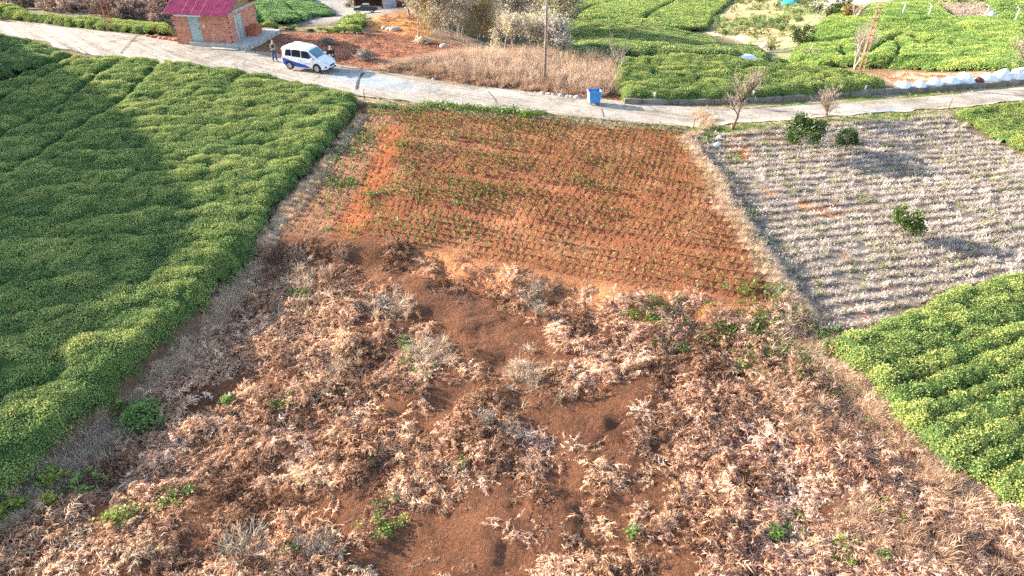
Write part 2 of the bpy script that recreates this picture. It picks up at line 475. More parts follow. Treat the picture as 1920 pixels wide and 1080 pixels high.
PALEPATH = [pix(*p)[:2] for p in ((1335, 60), (1390, 72), (1425, 84), (1450, 96))]
YARD = pixpoly([(1620, 138), (1690, 134), (1800, 138), (1920, 140), (1920, 158), (1700, 165), (1660, 150)])
TOPPATCH = pixpoly([(1752, 12), (1840, 10), (1862, 38), (1790, 37)])
STREAM = pixpoly([(105, -5), (130, -5), (142, 22), (125, 24)])
SACKED = pixpoly([(1510, -5), (1640, -5), (1640, 10), (1520, 12)])
GREYVALLEY = pixpoly([(595, 0), (650, 28), (620, 34), (700, 25), (680, 0)])

ROAD_NEAR = [pix(*p)[:2] for p in ((-120, 30), (0, 62), (120, 92), (220, 112), (330, 124), (480, 148), (640, 176), (700, 184), (800, 194), (1000, 212), (1150, 227), (1300, 238), (1400, 231), (1550, 219), (1700, 209), (1800, 202), (1920, 189), (2050, 172))]
ROAD_FAR = [pix(*p)[:2] for p in ((-120, 10), (0, 38), (100, 48), (210, 62), (330, 79), (440, 92), (500, 100), (560, 108), (640, 130), (700, 138), (800, 152), (900, 168), (1000, 181), (1100, 194), (1170, 201), (1300, 207), (1400, 204), (1550, 194), (1700, 184), (1920, 165), (2050, 150))]
ROAD_POLY = ROAD_NEAR + ROAD_FAR[::-1]

def axis(segs):
    out = []
    for a, b, s in segs: out.append(np.arange(a, b, s))
    return np.unique(np.round(np.concatenate(out), 4))
gx = axis([(-900, -200, 50), (-200, -70, 6), (-70, -20, 0.8), (-20, 26, 0.155), (26, 45, 0.5), (45, 120, 3), (120, 900, 50)])
gy = axis([(-100, 6, 6), (6, 22, 0.14), (22, 45.5, 0.105), (45.5, 72, 0.4), (72, 240, 2.2), (240, 1000, 40)])
XX, YY = np.meshgrid(gx, gy)
ZZ = ground(XX, YY)
# the road bed lies a little under the slab
rd = poly_sd(XX, YY, ROAD_POLY)
ZZ = ZZ - 0.10 * sstep(-0.1, 0.25, rd)
nx_, ny_ = len(gx), len(gy)
idx = np.arange(nx_ * ny_).reshape(ny_, nx_)
quads = np.stack([idx[:-1, :-1], idx[:-1, 1:], idx[1:, 1:], idx[1:, :-1]], -1).reshape(-1, 4)
ter = np_mesh('ground', np.stack([XX, YY, ZZ], -1).reshape(-1, 3), quads, smooth=True)

def mixc(c, new, m): return c * (1 - m[..., None]) + np.asarray(new) * m[..., None]
nz = fbm(XX, YY, 2.2, 4, 61); nz2 = fbm(XX, YY, 0.7, 3, 67); nz3 = fbm(XX, YY, 8, 3, 71)
warp = (nz - 0.5) * 2.4 + (nz2 - 0.5) * 0.8
col = np.zeros(XX.shape + (3,)); col[:] = (0.20, 0.13, 0.075)                       # general earth
col = mixc(col, (0.14, 0.12, 0.07), sstep(72, 84, YY))                               # far scrubland
inner = sstep(-0.5, 0.2, XX - left_bound(YY) + 0.3 * warp) * sstep(0.8, 0.0, XX - right_bound(YY) + 0.4 * warp) * sstep(49, 46, YY)
col = mixc(col, (0.150, 0.066, 0.035), inner)                                          # red-brown earth
d = poly_sd(XX, YY, TILL)
col = mixc(col, (0.315, 0.128, 0.064), sstep(-0.6, 0.4, d + 0.4 * warp))
col = mixc(col, (0.40, 0.185, 0.095), sstep(-0.6, 0.4, d + 0.4 * warp) * sstep(0.52, 0.68, nz))
scd = YY - scarp(XX)
band = np.exp(-((scd + 0.55) / 0.9) ** 2) * inner * sstep(-6.5, -3, XX)
col = mixc(col, (0.43, 0.19, 0.085), np.clip(band, 0, 1))
d = poly_sd(XX, YY, STRIP)
col = mixc(col, (0.36, 0.185, 0.11), sstep(-0.5, 0.5, d))
d = poly_sd(XX, YY, PATH)
col = mixc(col, (0.42, 0.155, 0.065), sstep(-0.4, 0.3, d + 0.3 * warp))
straw = np.exp(-((XX - left_bound(YY) - 0.55 + 0.2 * warp) / 0.36) ** 2) * sstep(44, 41, YY) * sstep(8, 12, YY)
col = mixc(col, (0.58, 0.46, 0.33), straw * 0.95)
straw = np.exp(-((XX - right_bound(YY) - 0.1 + 0.3 * warp) / 0.55) ** 2) * sstep(45, 42, YY)
col = mixc(col, (0.48, 0.36, 0.24), straw * 0.85)
d = poly_sd(XX, YY, GREY)
col = mixc(col, (0.24, 0.20, 0.17), sstep(-0.3, 0.4, d + 0.2 * warp))
col = mixc(col, (0.40, 0.17, 0.08), sstep(-0.3, 0.4, d) * sstep(0.60, 0.68, nz) * sstep(20, 14, XX))
d = poly_sd(XX, YY, ROAD_POLY)
verge = sstep(-1.6, -0.3, d + 0.5 * warp) * sstep(0.2, 0.0, d)
col = mixc(col, (0.38, 0.31, 0.20), verge * sstep(-16, -12, XX))
col = mixc(col, (0.16, 0.20, 0.05), verge * sstep(0.5, 0.6, nz) * sstep(8, 12, XX))
far = sstep(47, 49, YY) * sstep(76, 70, YY) * sstep(-22, -18, XX) * sstep(12, 7, XX)
col = mixc(col, (0.30, 0.20, 0.13), far * 0.9)
for P_, c_, e in ((RED_FAR, (0.30, 0.125, 0.07), 1.0), (ORANGE, (0.52, 0.25, 0.10), 0.8), (VALLEY_ROAD, (0.24, 0.21, 0.19), 2.0), (TERRACE, (0.42, 0.32, 0.17), 2.0),
                  (TRACK, (0.33, 0.33, 0.16), 1.5), (YARD, (0.46, 0.33, 0.22), 0.8), (TOPPATCH, (0.50, 0.40, 0.31), 1.0), (STREAM, (0.42, 0.44, 0.40), 2.5),
                  (SACKED, (0.55, 0.48, 0.38), 3.0), (GREYVALLEY, (0.36, 0.32, 0.28), 5.0)):
    d = poly_sd(XX, YY, P_)
    col = mixc(col, c_, sstep(-e, e * 0.3, d + warp * 0.5 * e))
d = line_dist(XX, YY, PALEPATH)
col = mixc(col, (0.55, 0.44, 0.32), sstep(1.4, 0.6, d))
yard = poly_sd(XX, YY, YARD)
col = mixc(col, (0.36, 0.17, 0.08), sstep(0, 1, yard) * sstep(0.45, 0.55, nz))
col = col * (0.86 + 0.28 * nz3[..., None])
def set_tone(me, c):
    a = me.color_attributes.new('tone', 'FLOAT_COLOR', 'POINT')
    c = c.reshape(-1, 3); a.data.foreach_set('color', np.concatenate([c, np.ones((len(c), 1))], 1).astype(np.float32).ravel())
set_tone(ter, col)
tag(link('ground', ter, ground_mat('earth', bump=0.7)), 'red-brown earth sheet under all the plots', 'ground', kind='structure')

# ------------------------------------------------------------------ road slab
def resample(pts, n):
    pts = np.array(pts); s = np.concatenate([[0], np.cumsum(np.linalg.norm(np.diff(pts, axis=0), axis=1))])
    t = np.linspace(0, s[-1], n)
    return np.stack([np.interp(t, s, pts[:, 0]), np.interp(t, s, pts[:, 1])], 1)
def smooth_line(pts, n, it=6):
    p = resample(pts, n)
    for _ in range(it): p[1:-1] = 0.25 * p[:-2] + 0.5 * p[1:-1] + 0.25 * p[2:]
    return p
NR, NC = 420, 17
ea, eb = smooth_line(ROAD_NEAR, NR, 14), smooth_line(ROAD_FAR, NR, 14)
fr = np.linspace(0, 1, NC)[None, :, None]
rp = ea[:, None] * (1 - fr) + eb[:, None] * fr
edge_n = (fbm(rp[:, :, 0], rp[:, :, 1], 1.3, 3, 81) - 0.5) * 0.7
rp[:, 0, 1] += edge_n[:, 0]; rp[:, -1, 1] += edge_n[:, -1]
rz = land(rp[:, :, 0], rp[:, :, 1]) + 0.035 + 0.03 * (fbm(rp[:, :, 0], rp[:, :, 1], 3, 2, 83) - 0.5)
rv = np.concatenate([np.stack([rp[:, :, 0], rp[:, :, 1], rz], -1), np.stack([rp[:, :, 0], rp[:, :, 1], rz - 0.22], -1)[:, [0, -1]]], 1)
ri = np.arange(NR * (NC + 2)).reshape(NR, NC + 2)
rq = np.stack([ri[:-1, :NC - 1], ri[:-1, 1:NC], ri[1:, 1:NC], ri[1:, :NC - 1]], -1).reshape(-1, 4)[:, ::-1]
rq = np.concatenate([rq, np.stack([ri[:-1, 0], ri[1:, 0], ri[1:, NC], ri[:-1, NC]], -1), np.stack([ri[1:, NC - 1], ri[:-1, NC - 1], ri[:-1, NC + 1], ri[1:, NC + 1]], -1)])
rme = np_mesh('road', rv.reshape(-1, 3), rq)
RX, RY = rv[:, :, 0], rv[:, :, 1]
rc = np.zeros(RX.shape + (3,)); rc[:] = (0.35, 0.31, 0.262)
tt = np.concatenate([np.repeat(fr[:, :, 0], NR, 0), np.repeat([[0, 1]], NR, 0)], 1)
n1, n2 = fbm(RX, RY, 2.5, 4, 91), fbm(RX, RY, 0.8, 3, 93)
rc = mixc(rc, (0.40, 0.33, 0.23), sstep(0.72, 0.95, tt + (n1 - 0.5) * 0.5) * 0.8)
rc = mixc(rc, (0.47, 0.43, 0.38), sstep(0.5, 0.7, n1) * 0.7)
rc = mixc(rc, (0.23, 0.19, 0.145), sstep(0.52, 0.68, n2) * 0.75)
rc = mixc(rc, (0.26, 0.225, 0.185), (np.exp(-((tt - 0.3) / 0.08) ** 2) + np.exp(-((tt - 0.68) / 0.08) ** 2)) * 0.35 * n1)
for P_, c_ in ((pixpoly([(622, 138), (700, 142), (790, 162), (780, 170), (690, 162), (620, 150)]), (0.30, 0.34, 0.36)),
               (pixpoly([(1600, 213), (1625, 206), (1700, 203), (1690, 208), (1640, 216)]), (0.30, 0.33, 0.35))):
    rc = mixc(rc, c_, sstep(-0.25, 0.2, poly_sd(RX, RY, P_) + (n2 - 0.5) * 0.6))
set_tone(rme, rc)
rm = ground_mat('road_concrete', fine=2.5, bump=0.15, rough=0.85, grain=0.13)
nt = rm.node_tree; b = nt.nodes['Principled BSDF']
geo = nt.nodes.new('ShaderNodeNewGeometry')
wv = nt.nodes.new('ShaderNodeTexNoise'); wv.inputs['Scale'].default_value = 1.5; wv.inputs['Detail'].default_value = 4
nt.links.new(geo.outputs['Position'], wv.inputs['Vector'])
va = nt.nodes.new('ShaderNodeVectorMath'); va.operation = 'MULTIPLY_ADD'; va.inputs[1].default_value = (1.2, 1.2, 0)
nt.links.new(wv.outputs['Color'], va.inputs[0]); nt.links.new(geo.outputs['Position'], va.inputs[2])
vo = nt.nodes.new('ShaderNodeTexVoronoi'); vo.feature = 'DISTANCE_TO_EDGE'; vo.inputs['Scale'].default_value = 0.55
nt.links.new(va.outputs[0], vo.inputs['Vector'])
lt = nt.nodes.new('ShaderNodeMapRange'); lt.inputs[1].default_value = 0.0; lt.inputs[2].default_value = 0.022; lt.inputs[3].default_value = 0.45; lt.inputs[4].default_value = 1.0
nt.links.new(vo.outputs['Distance'], lt.inputs[0])
mm = nt.nodes.new('ShaderNodeTexNoise'); mm.inputs['Scale'].default_value = 0.25
nt.links.new(geo.outputs['Position'], mm.inputs['Vector'])
mr = nt.nodes.new('ShaderNodeMapRange'); mr.inputs[1].default_value = 0.46; mr.inputs[2].default_value = 0.56
nt.links.new(mm.outputs['Fac'], mr.inputs[0])
mx = nt.nodes.new('ShaderNodeMix'); mx.data_type = 'RGBA'; mx.blend_type = 'MULTIPLY'
old = b.inputs['Base Color'].links[0].from_socket
nt.links.new(mr.outputs[0], mx.inputs[0]); nt.links.new(old, mx.inputs[6]); nt.links.new(lt.outputs[0], mx.inputs[7]); nt.links.new(mx.outputs[2], b.inputs['Base Color'])
road = tag(link('road', rme, rm), 'cracked pale concrete lane curving across behind the tilled field', 'road', kind='structure')
def crack(pts, w, name='joint'):
    p = smooth_line([pix(*q)[:2] for q in pts], 14, 1); mb = MB()
    vs, fs = [], []
    for i, q in enumerate(p):
        dv = p[min(i + 1, 13)] - p[max(i - 1, 0)]; dv = np.array((-dv[1], dv[0])) / (np.linalg.norm(dv) + 1e-9)
        ww = w * (0.6 + 0.8 * random.random())
        for s_ in (-1, 1):
            a = q + dv * ww * s_; vs.append((a[0], a[1], float(land(a[0], a[1])) + 0.062))
        if i: fs.append((2 * i - 2, 2 * i - 1, 2 * i + 1, 2 * i))
    mb.add(vs, fs); mb.build(name, plain('joint_tar', (0.07, 0.065, 0.06), 0.9), road)
crack([(257, 68), (240, 85), (226, 101)], 0.045)
crack([(60, 50), (45, 58)], 0.02)
crack([(682, 138), (672, 152), (668, 168)], 0.09)
crack([(915, 172), (930, 190), (925, 205)], 0.02)
crack([(1128, 205), (1132, 222)], 0.02)

# ------------------------------------------------------------------ plant building blocks
def leaf_tuft(seed, n, R_, leaf, wide, dome=0.08, up=0.5, curl=0.25):
    r = np.random.default_rng(seed)
    rad = R_ * np.sqrt(r.random(n)); th = r.random(n) * 6.283
    px, py = rad * np.cos(th), rad * np.sin(th); pz = dome * (1 - (rad / R_) ** 2) + r.uniform(-0.5, 0.5, n) * dome - 0.02
    az = r.random(n) * 6.283; el = r.normal(up, 0.4, n)
    L = leaf * r.uniform(0.7, 1.25, n); W = L * wide
    dx, dy, dz = np.cos(az) * np.cos(el), np.sin(az) * np.cos(el), np.sin(el)
    sx, sy = -np.sin(az), np.cos(az)
    roll = r.normal(0, 0.5, n)
    base = np.stack([px, py, pz], 1); dv = np.stack([dx, dy, dz], 1)
    up_v = np.stack([-np.cos(az) * np.sin(el), -np.sin(az) * np.sin(el), np.cos(el)], 1)
    sv = np.stack([sx, sy, 0 * sx], 1) * np.cos(roll)[:, None] + up_v * np.sin(roll)[:, None]
    mid = base + dv * (L * 0.5)[:, None] + up_v * (L * 0.05)[:, None]
    a = mid + sv * (W * 0.5)[:, None]; c = mid - sv * (W * 0.5)[:, None]
    tip = base + dv * L[:, None] - up_v * (L * curl * 0.4)[:, None]
    v = np.stack([base, a, tip, c], 1).reshape(-1, 3)
    i = np.arange(n)[:, None] * 4
    t = np.concatenate([i + [[0, 1, 2]], i + [[0, 2, 3]]], 0)
    return np_mesh('leaf_tuft', v, tris=t)

def blade_tuft(seed, n, R_, length, width, lean=0.9, flop=0.6, bias=None, leaves=0, leaf=0.05):
    r = np.random.default_rng(seed)
    V, T = [], []
    for k in range(n):
        a = r.random() * 6.283; rr = R_ * math.sqrt(r.random())
        p = np.array((rr * math.cos(a), rr * math.sin(a), 0.0))
        az = a + r.normal(0, 0.8) if bias is None else bias + r.normal(0, 0.6)
        el = 1.57 - abs(r.normal(0, lean)); L = length * r.uniform(0.5, 1.2)
        side = np.array((-math.sin(az), math.cos(az), 0)) * width * 0.5 * r.uniform(0.7, 1.4)
        d = np.array((math.cos(az) * math.cos(el), math.sin(az) * math.cos(el), math.sin(el)))
        m = p + d * L * 0.5
        el2 = el - flop * r.uniform(0.3, 1.5)
        d2 = np.array((math.cos(az) * math.cos(el2), math.sin(az) * math.cos(el2), math.sin(el2)))
        e = m + d2 * L * 0.5
        o = len(V)
        V += [p - side, p + side, m - side * 0.8, m + side * 0.8, e]
        T += [(o, o + 1, o + 3), (o, o + 3, o + 2), (o + 2, o + 3, o + 4)]
        for _ in range(leaves):
            q = m * r.uniform(0.5, 1.1) if r.random() < 0.5 else m + (e - m) * r.random()
            v1, v2 = r.normal(0, leaf, 3), r.normal(0, leaf, 3); o = len(V)
            V += [q, q + v1, q + v2]; T.append((o, o + 1, o + 2))
    return np_mesh('blade_tuft', np.array(V), tris=T)

def frond_clump(seed, fronds, length, droop=1.4, spread=0.14, pin=18, flat_=0.0):
    """withered bracken: arching stems with shrivelled, curled side leaflets"""
    r = np.random.default_rng(seed)
    V, T = [], []
    def strip(p0, d0, side, L, w, curl, seg=3):
        o = len(V); p = p0.copy(); d = d0 / (np.linalg.norm(d0) + 1e-9)
        for s in range(seg + 1):
            k = 1 - s / seg
            ww = w * (0.35 + 0.65 * k) * (1.0 if s % 2 else 0.75) * (0.1 if s == seg else 1)
            V.extend([p - side * ww, p + side * ww])
            if s < seg:
                p = p + d * L / seg; d = d + curl; d /= np.linalg.norm(d) + 1e-9
        for s in range(seg):
            a = o + 2 * s; T.extend([(a, a + 1, a + 3), (a, a + 3, a + 2)])
    for f in range(fronds):
        az = r.random() * 6.283; L = length * r.uniform(0.6, 1.25)
        p = np.array((r.normal(0, spread), r.normal(0, spread), 0.0))
        el = r.uniform(0.35, 1.35) * (1 - flat_); steps = pin
        bend = -droop * r.uniform(0.6, 1.5) / steps; turn = r.normal(0, 0.9) / steps
        for s in range(steps):
            k = s / (steps - 1)
            d = np.array((math.cos(az) * math.cos(el), math.sin(az) * math.cos(el), math.sin(el)))
            up = np.array((-math.cos(az) * math.sin(el), -math.sin(az) * math.sin(el), math.cos(el)))
            sd = np.array((-math.sin(az), math.cos(az), 0.0))
            q = p + d * L / steps
            o = len(V); V.extend([p - sd * 0.006, p + sd * 0.006, q + sd * 0.005, q - sd * 0.005]); T.extend([(o, o + 1, o + 2), (o, o + 2, o + 3)])
            if k > 0.22:
                pl = L * 0.34 * (1.1 - k) ** 0.7 * r.uniform(0.55, 1.25)
                for sg in (-1, 1):
                    if r.random() < 0.12: continue
                    dd = sd * sg * 0.8 + d * 0.55 + up * r.normal(0.0, 0.45)
                    cu = -up * r.uniform(0.1, 0.75) + d * r.normal(0, 0.35) - sd * sg * r.uniform(-0.1, 0.4) + np.array((0, 0, -0.15))
                    sv = np.cross(dd, up + r.normal(0, 0.5, 3)); sv /= np.linalg.norm(sv) + 1e-9
                    strip(q, dd, sv, pl, 0.0115 * r.uniform(0.6, 1.5), cu)
            p = q; el += bend * (1 + 0.8 * k); az += turn
            if p[2] < 0.03: p[2] = 0.03; el = max(el, -0.1)
    return np_mesh('frond_clump', np.array(V), tris=T)

def twig_bush(seed, n, R_, h, leaves=0, leaf=0.05):
    r = np.random.default_rng(seed); V, T = [], []
    def tw(p, d, L, w, lev):
        d = d / np.linalg.norm(d); sd = np.cross(d, r.normal(0, 1, 3)); sd /= np.linalg.norm(sd) + 1e-9
        e = p + d * L; o = len(V); V.extend([p - sd * w, p + sd * w, e + sd * w * 0.5, e - sd * w * 0.5]); T.extend([(o, o + 1, o + 2), (o, o + 2, o + 3)])
        if lev:
            for _ in range(3): tw(p + d * L * r.uniform(0.4, 1), d + r.normal(0, 0.55, 3), L * r.uniform(0.45, 0.75), w * 0.65, lev - 1)
        else:
            for _ in range(leaves):
                q = p + d * L * r.random(); v1, v2 = r.normal(0, leaf, 3), r.normal(0, leaf, 3); o = len(V)
                V.extend([q, q + v1, q + v2]); T.append((o, o + 1, o + 2))
    for k in range(n):
        a = r.random() * 6.283
        tw(np.array((r.normal(0, R_ * 0.15), r.normal(0, R_ * 0.15), 0)), np.array((math.cos(a) * R_ * r.random(), math.sin(a) * R_ * r.random(), h * 0.9)), h * r.uniform(0.35, 0.55), 0.014, 3)
    return np_mesh('twig_bush', np.array(V), tris=T)

M_TEA = leafy('tea_leaf', [(0.05, 0.10, 0.04), (0.13, 0.215, 0.075), (0.235, 0.325, 0.11), (0.34, 0.41, 0.145), (0.44, 0.475, 0.18)], 0.6, 0.34, 0.16, patch=1.3, patch_amt=0.26, island=0.5, tint=True)
M_BASE = plain('tea_gap_shade', (0.055, 0.095, 0.03), 0.95, var=0.4, scale=1.5, spec=0.0)  # dark sheet under the leaves; shade of the leaf gaps is in its colour
M_FERN = leafy('dry_bracken', [(0.08, 0.05, 0.036), (0.24, 0.145, 0.098), (0.43, 0.285, 0.205), (0.60, 0.44, 0.34), (0.70, 0.60, 0.52)], 0.8, 0.3, 0.12, patch=0.9, patch_amt=0.28, tint=True)
M_STRAW = leafy('dry_grass', [(0.30, 0.205, 0.14), (0.50, 0.375, 0.255), (0.64, 0.51, 0.38), (0.72, 0.62, 0.51)], 0.7, 0.25, 0.2, patch=1.2, patch_amt=0.25, tint=True)
M_GREY = leafy('pruned_twig', [(0.24, 0.18, 0.14), (0.40, 0.34, 0.29), (0.56, 0.50, 0.45), (0.66, 0.61, 0.56)], 0.8, 0.15, 0.2, patch=1.5, patch_amt=0.25, tint=True)
M_SEED = leafy('seedling_leaf', [(0.07, 0.13, 0.03), (0.13, 0.19, 0.045), (0.26, 0.26, 0.07), (0.42, 0.33, 0.13)], 0.5, 0.3, 0.3, patch=2.5, patch_amt=0.2, tint=True)
M_WEED = leafy('weed_leaf', [(0.05, 0.12, 0.03), (0.10, 0.20, 0.04), (0.20, 0.29, 0.05), (0.36, 0.38, 0.07)], 0.45, 0.3, 0.4, patch=0.6, patch_amt=0.25, tint=True)

proto_set('tea_small', [leaf_tuft(100 + i, 105, 0.31, 0.064, 0.52, 0.08) for i in range(6)], M_TEA)
proto_set('tea_mid', [leaf_tuft(120 + i, 100, 0.55, 0.12, 0.52, 0.06) for i in range(5)], M_TEA)
proto_set('tea_large', [leaf_tuft(110 + i, 60, 0.62, 0.21, 0.55, 0.14) for i in range(4)], M_TEA)
proto_set('bracken', [frond_clump(200 + i, 9, 0.62 + 0.03 * (i % 4), droop=1.5 + 0.35 * (i % 4), spread=0.12, flat_=0.25 * (i % 3)) for i in range(11)], M_FERN)
proto_set('litter', [frond_clump(220 + i, 4, 0.5, droop=1.0, flat_=0.75) for i in range(5)], M_FERN)
proto_set('straw', [blade_tuft(300 + i, 50, 0.14, 0.5, 0.017, 1.05, 0.7) for i in range(5)], M_STRAW)
proto_set('reed', [blade_tuft(310 + i, 40, 0.22, 1.0, 0.016, 0.3, 0.3, leaves=2, leaf=0.03) for i in range(5)], M_STRAW)
proto_set('pruned', [blade_tuft(320 + i, 36, 0.13, 0.26, 0.009, 0.6, 0.3, leaves=3, leaf=0.022) for i in range(7)], M_GREY)
proto_set('seedling', [leaf_tuft(330 + i, 16, 0.085, 0.085, 0.45, 0.16, up=0.7) for i in range(5)], M_SEED)
proto_set('weed', [leaf_tuft(340 + i, 34, 0.22, 0.095, 0.6, 0.2, up=0.35) for i in range(5)], M_WEED)
proto_set('scrub', [twig_bush(350 + i, 9, 0.9, 1.0, leaves=2, leaf=0.05) for i in range(4)], M_FERN)

# ------------------------------------------------------------------ tea plots
SUNP = np.array((0.951, -0.309))
def canopy(name, poly, label, height=0.7, mound=(1.7, 1.0), amp=0.2, ang=0.0, res=0.16, edge=0.45, lines=(), line_w=0.28, line_d=0.55, key='tea_small', dens=14.0,
           tint=(1, 1, 1), rows=None, seed=1, undul=0.25, cat='tea bushes', group=None, bumps=0.22, kind='stuff'):
    P_ = np.array(poly); x0, y0 = P_.min(0) - 0.3; x1, y1 = P_.max(0) + 0.3
    xs = np.arange(x0, x1, res); ys = np.arange(y0, y1, res)
    X, Y = np.meshgrid(xs, ys)
    c_, s_ = math.cos(ang), math.sin(ang)
    wx = X + (fbm(X, Y, 1.1, 2, seed + 3) - 0.5) * 0.8; wy = Y + (fbm(X, Y, 1.1, 2, seed + 4) - 0.5) * 0.5
    U, V = wx * c_ + wy * s_, -wx * s_ + wy * c_
    sd = poly_sd(X, Y, poly) + (fbm(X, Y, 0.9, 2, seed + 8) - 0.5) * 0.4
    h, hv = mounds(U, V, mound[0], mound[1], seed)
    top = height - amp + amp * np.sqrt(h) + 0.5 * amp * (hv - 0.5) + undul * (fbm(X, Y, 5, 2, seed + 2) - 0.5) + bumps * (fbm(X, Y, 0.55, 2, seed + 6) - 0.5)
    if rows is not None:
        f = np.mod(V / rows + (fbm(X, Y, 4, 2, seed + 7) - 0.5) * 0.5, 1.0)
        top = top - 0.3 * height * np.exp(-(np.minimum(f, 1 - f) * rows / 0.16) ** 2)
    cut = np.zeros(X.shape)
    for ln in lines:
        dl = line_dist(X, Y, ln) + (fbm(X, Y, 0.8, 2, seed + 5) - 0.5) * 0.25
        top = top * (1 - line_d * np.exp(-(dl / line_w) ** 2))
        cut = np.maximum(cut, np.exp(-(dl / line_w) ** 2))
    k = np.sqrt(np.clip(sd / edge, 0, 1))
    gz = ground(X, Y)
    Z = gz - 0.08 + (np.maximum(top, 0.05) + 0.08) * k
    keep = sd > -0.02
    fk = keep[:-1, :-1] & keep[:-1, 1:] & keep[1:, 1:] & keep[1:, :-1]
    ii = np.arange(X.size).reshape(X.shape)
    q = np.stack([ii[:-1, :-1], ii[:-1, 1:], ii[1:, 1:], ii[1:, :-1]], -1)[fk]
    used = np.unique(q); remap = np.full(X.size, -1); remap[used] = np.arange(len(used))
    me = np_mesh(name, np.stack([X, Y, Z], -1).reshape(-1, 3)[used], remap[q], smooth=True)
    o = link(name, me, M_BASE)
    tag(o, label, cat, group, kind)
    # leaves
    area = fk.sum() * res * res
    n = int(area * dens * 1.25)
    gi = np.argwhere(fk); pick = rng.integers(0, len(gi), n)
    steep = np.hypot(np.gradient(Z, res, axis=1), np.gradient(Z, res, axis=0))
    w = np.sqrt(1 + np.minimum(steep[:-1, :-1][fk], 3) ** 2); w = w / w.sum()
    pick = rng.choice(len(gi), n, p=w)
    fx, fy = rng.random(n), rng.random(n)
    r_, c2 = gi[pick, 0], gi[pick, 1]
    def bil(A): return (A[r_, c2] * (1 - fx) + A[r_, c2 + 1] * fx) * (1 - fy) + (A[r_ + 1, c2] * (1 - fx) + A[r_ + 1, c2 + 1] * fx) * fy
    x, y, z = xs[c2] + fx * res, ys[r_] + fy * res, bil(Z)
    gxn, gyn = np.gradient(Z, res, axis=1), np.gradient(Z, res, axis=0)
    nx, ny = -bil(gxn), -bil(gyn)
    ok = bil(cut) < 0.45
    s = rng.uniform(0.8, 1.25, n)
    hgt = z - bil(gz)
    # leaf tone: lightness and yellowness differ at random from bush to bush
    hvq = hv[r_, c2][:, None]
    tv = np.array(tint)[None, :] * (0.82 + 0.36 * hvq) * (0.84 + 0.32 * rng.random(n))[:, None] * np.concatenate([0.9 + 0.25 * hvq, np.ones_like(hvq), np.ones_like(hvq)], 1)
    t = scatter('leaves', key, np.stack([x, y, z + 0.045], 1)[ok], turn_to(nx * 0.8, ny * 0.8, np.ones(n))[ok], s[ok], tv[ok], o)
    return o, (xs, ys, Z)

T1 = pixpoly([(140, 108), (230, 106), (310, 112), (480, 137), (600, 158), (668, 176)], 0.5) + pixpoly([(676, 190), (640, 246), (575, 325), (510, 396), (480, 455), (380, 590), (225, 735), (50, 890)], 0.05) + [(-16.5, 9), (-46, 9), (-46, 44)] + pixpoly([(-60, 190), (40, 142)], 0.3)
T1_LINES = [np.array(pixpoly(l, 0.4)) for l in ([(212, 122), (160, 165), (90, 215), (0, 262)], [(305, 116), (270, 150), (225, 195), (120, 260), (20, 330)], [(140, 118), (60, 160), (0, 190)])]
canopy('tea_bushes', T1, 'big dark green tea plot filling the left side below the lane', 0.65, (2.3, 1.1), 0.26, 0.12, 0.17, 0.55, T1_LINES, seed=11, tint=(1.18, 1.12, 1.0), dens=13)
T3 = pixpoly([(-60, 56), (10, 66), (70, 78), (142, 104)], 0.6) + pixpoly([(60, 138), (0, 152), (-60, 165)], 0.0)
canopy('tea_bushes', T3, 'small tea plot in the top left corner between lane and big tea plot', 0.9, (2.4, 1.6), 0.5, -0.4, 0.17, 0.5, seed=23)
T2 = pixpoly([(-40, 14), (60, 26), (130, 33), (230, 41), (322, 47)], 0.5) + pixpoly([(322, 66), (262, 64), (205, 58), (100, 46), (0, 34), (-40, 28)], 0.1)
canopy('tea_bushes', T2, 'bright yellow-green tea strip between lane and dark valley, left of brick hut', 0.65, (2.2, 1.0), 0.35, -0.15, 0.2, 0.4, seed=31, tint=(1.4, 1.25, 1.0))
T4 = pixpoly([(1158, 112), (1250, 104), (1330, 106), (1450, 118), (1590, 132), (1660, 152)], 0.55) + pixpoly([(1660, 172), (1600, 178), (1480, 186), (1340, 193), (1172, 192), (1150, 168)], 0.1)
canopy('tea_bushes', T4, 'tea plot beyond the lane behind the low kerb wall, right of the dumpster', 0.75, (1.7, 0.9), 0.26, -0.3, 0.17, 0.5, seed=41, tint=(1.18, 1.13, 1.0))
T7 = pixpoly([(1795, 208), (1850, 198), (1935, 186)], 0.3) + pixpoly([(1935, 300), (1900, 278), (1840, 248), (1800, 225)], 0.05)
canopy('tea_bushes', T7, 'low green tea corner right of the grey pruned field by the lane', 0.4, (1.1, 0.8), 0.14, 0, 0.17, 0.35, seed=47, tint=(1.15, 1.1, 0.95), undul=0.1)
# lower right plot: a closed mass above, then separate rows
MASS = pixpoly([(1562, 640), (1650, 600), (1720, 572), (1800, 535), (1925, 505)], 0.35) + pixpoly([(1935, 615), (1800, 665), (1720, 692), (1640, 712), (1598, 690)], 0.15)
canopy('tea_bushes', MASS, 'closed light green tea mass at the top of the lower right plot', 0.6, (1.4, 0.7), 0.2, 0.25, 0.14, 0.4, seed=53, bumps=0.13, tint=(1.3, 1.2, 1.05), dens=15)
ROWS = [([(1640, 716), (1720, 694), (1800, 668), (1935, 622)], 'first'), ([(1672, 756), (1760, 728), (1850, 694), (1940, 655)], 'second'),
        ([(1700, 790), (1790, 760), (1870, 728), (1950, 690)], 'third'), ([(1735, 826), (1830, 790), (1950, 735)], 'fourth'), ([(1770, 856), (1860, 822), (1960, 778)], 'fifth'),
        ([(1812, 885), (1900, 850), (1970, 818)], 'sixth'), ([(1862, 915), (1990, 860)], 'seventh'), ([(1910, 948), (2020, 900)], 'eighth')]
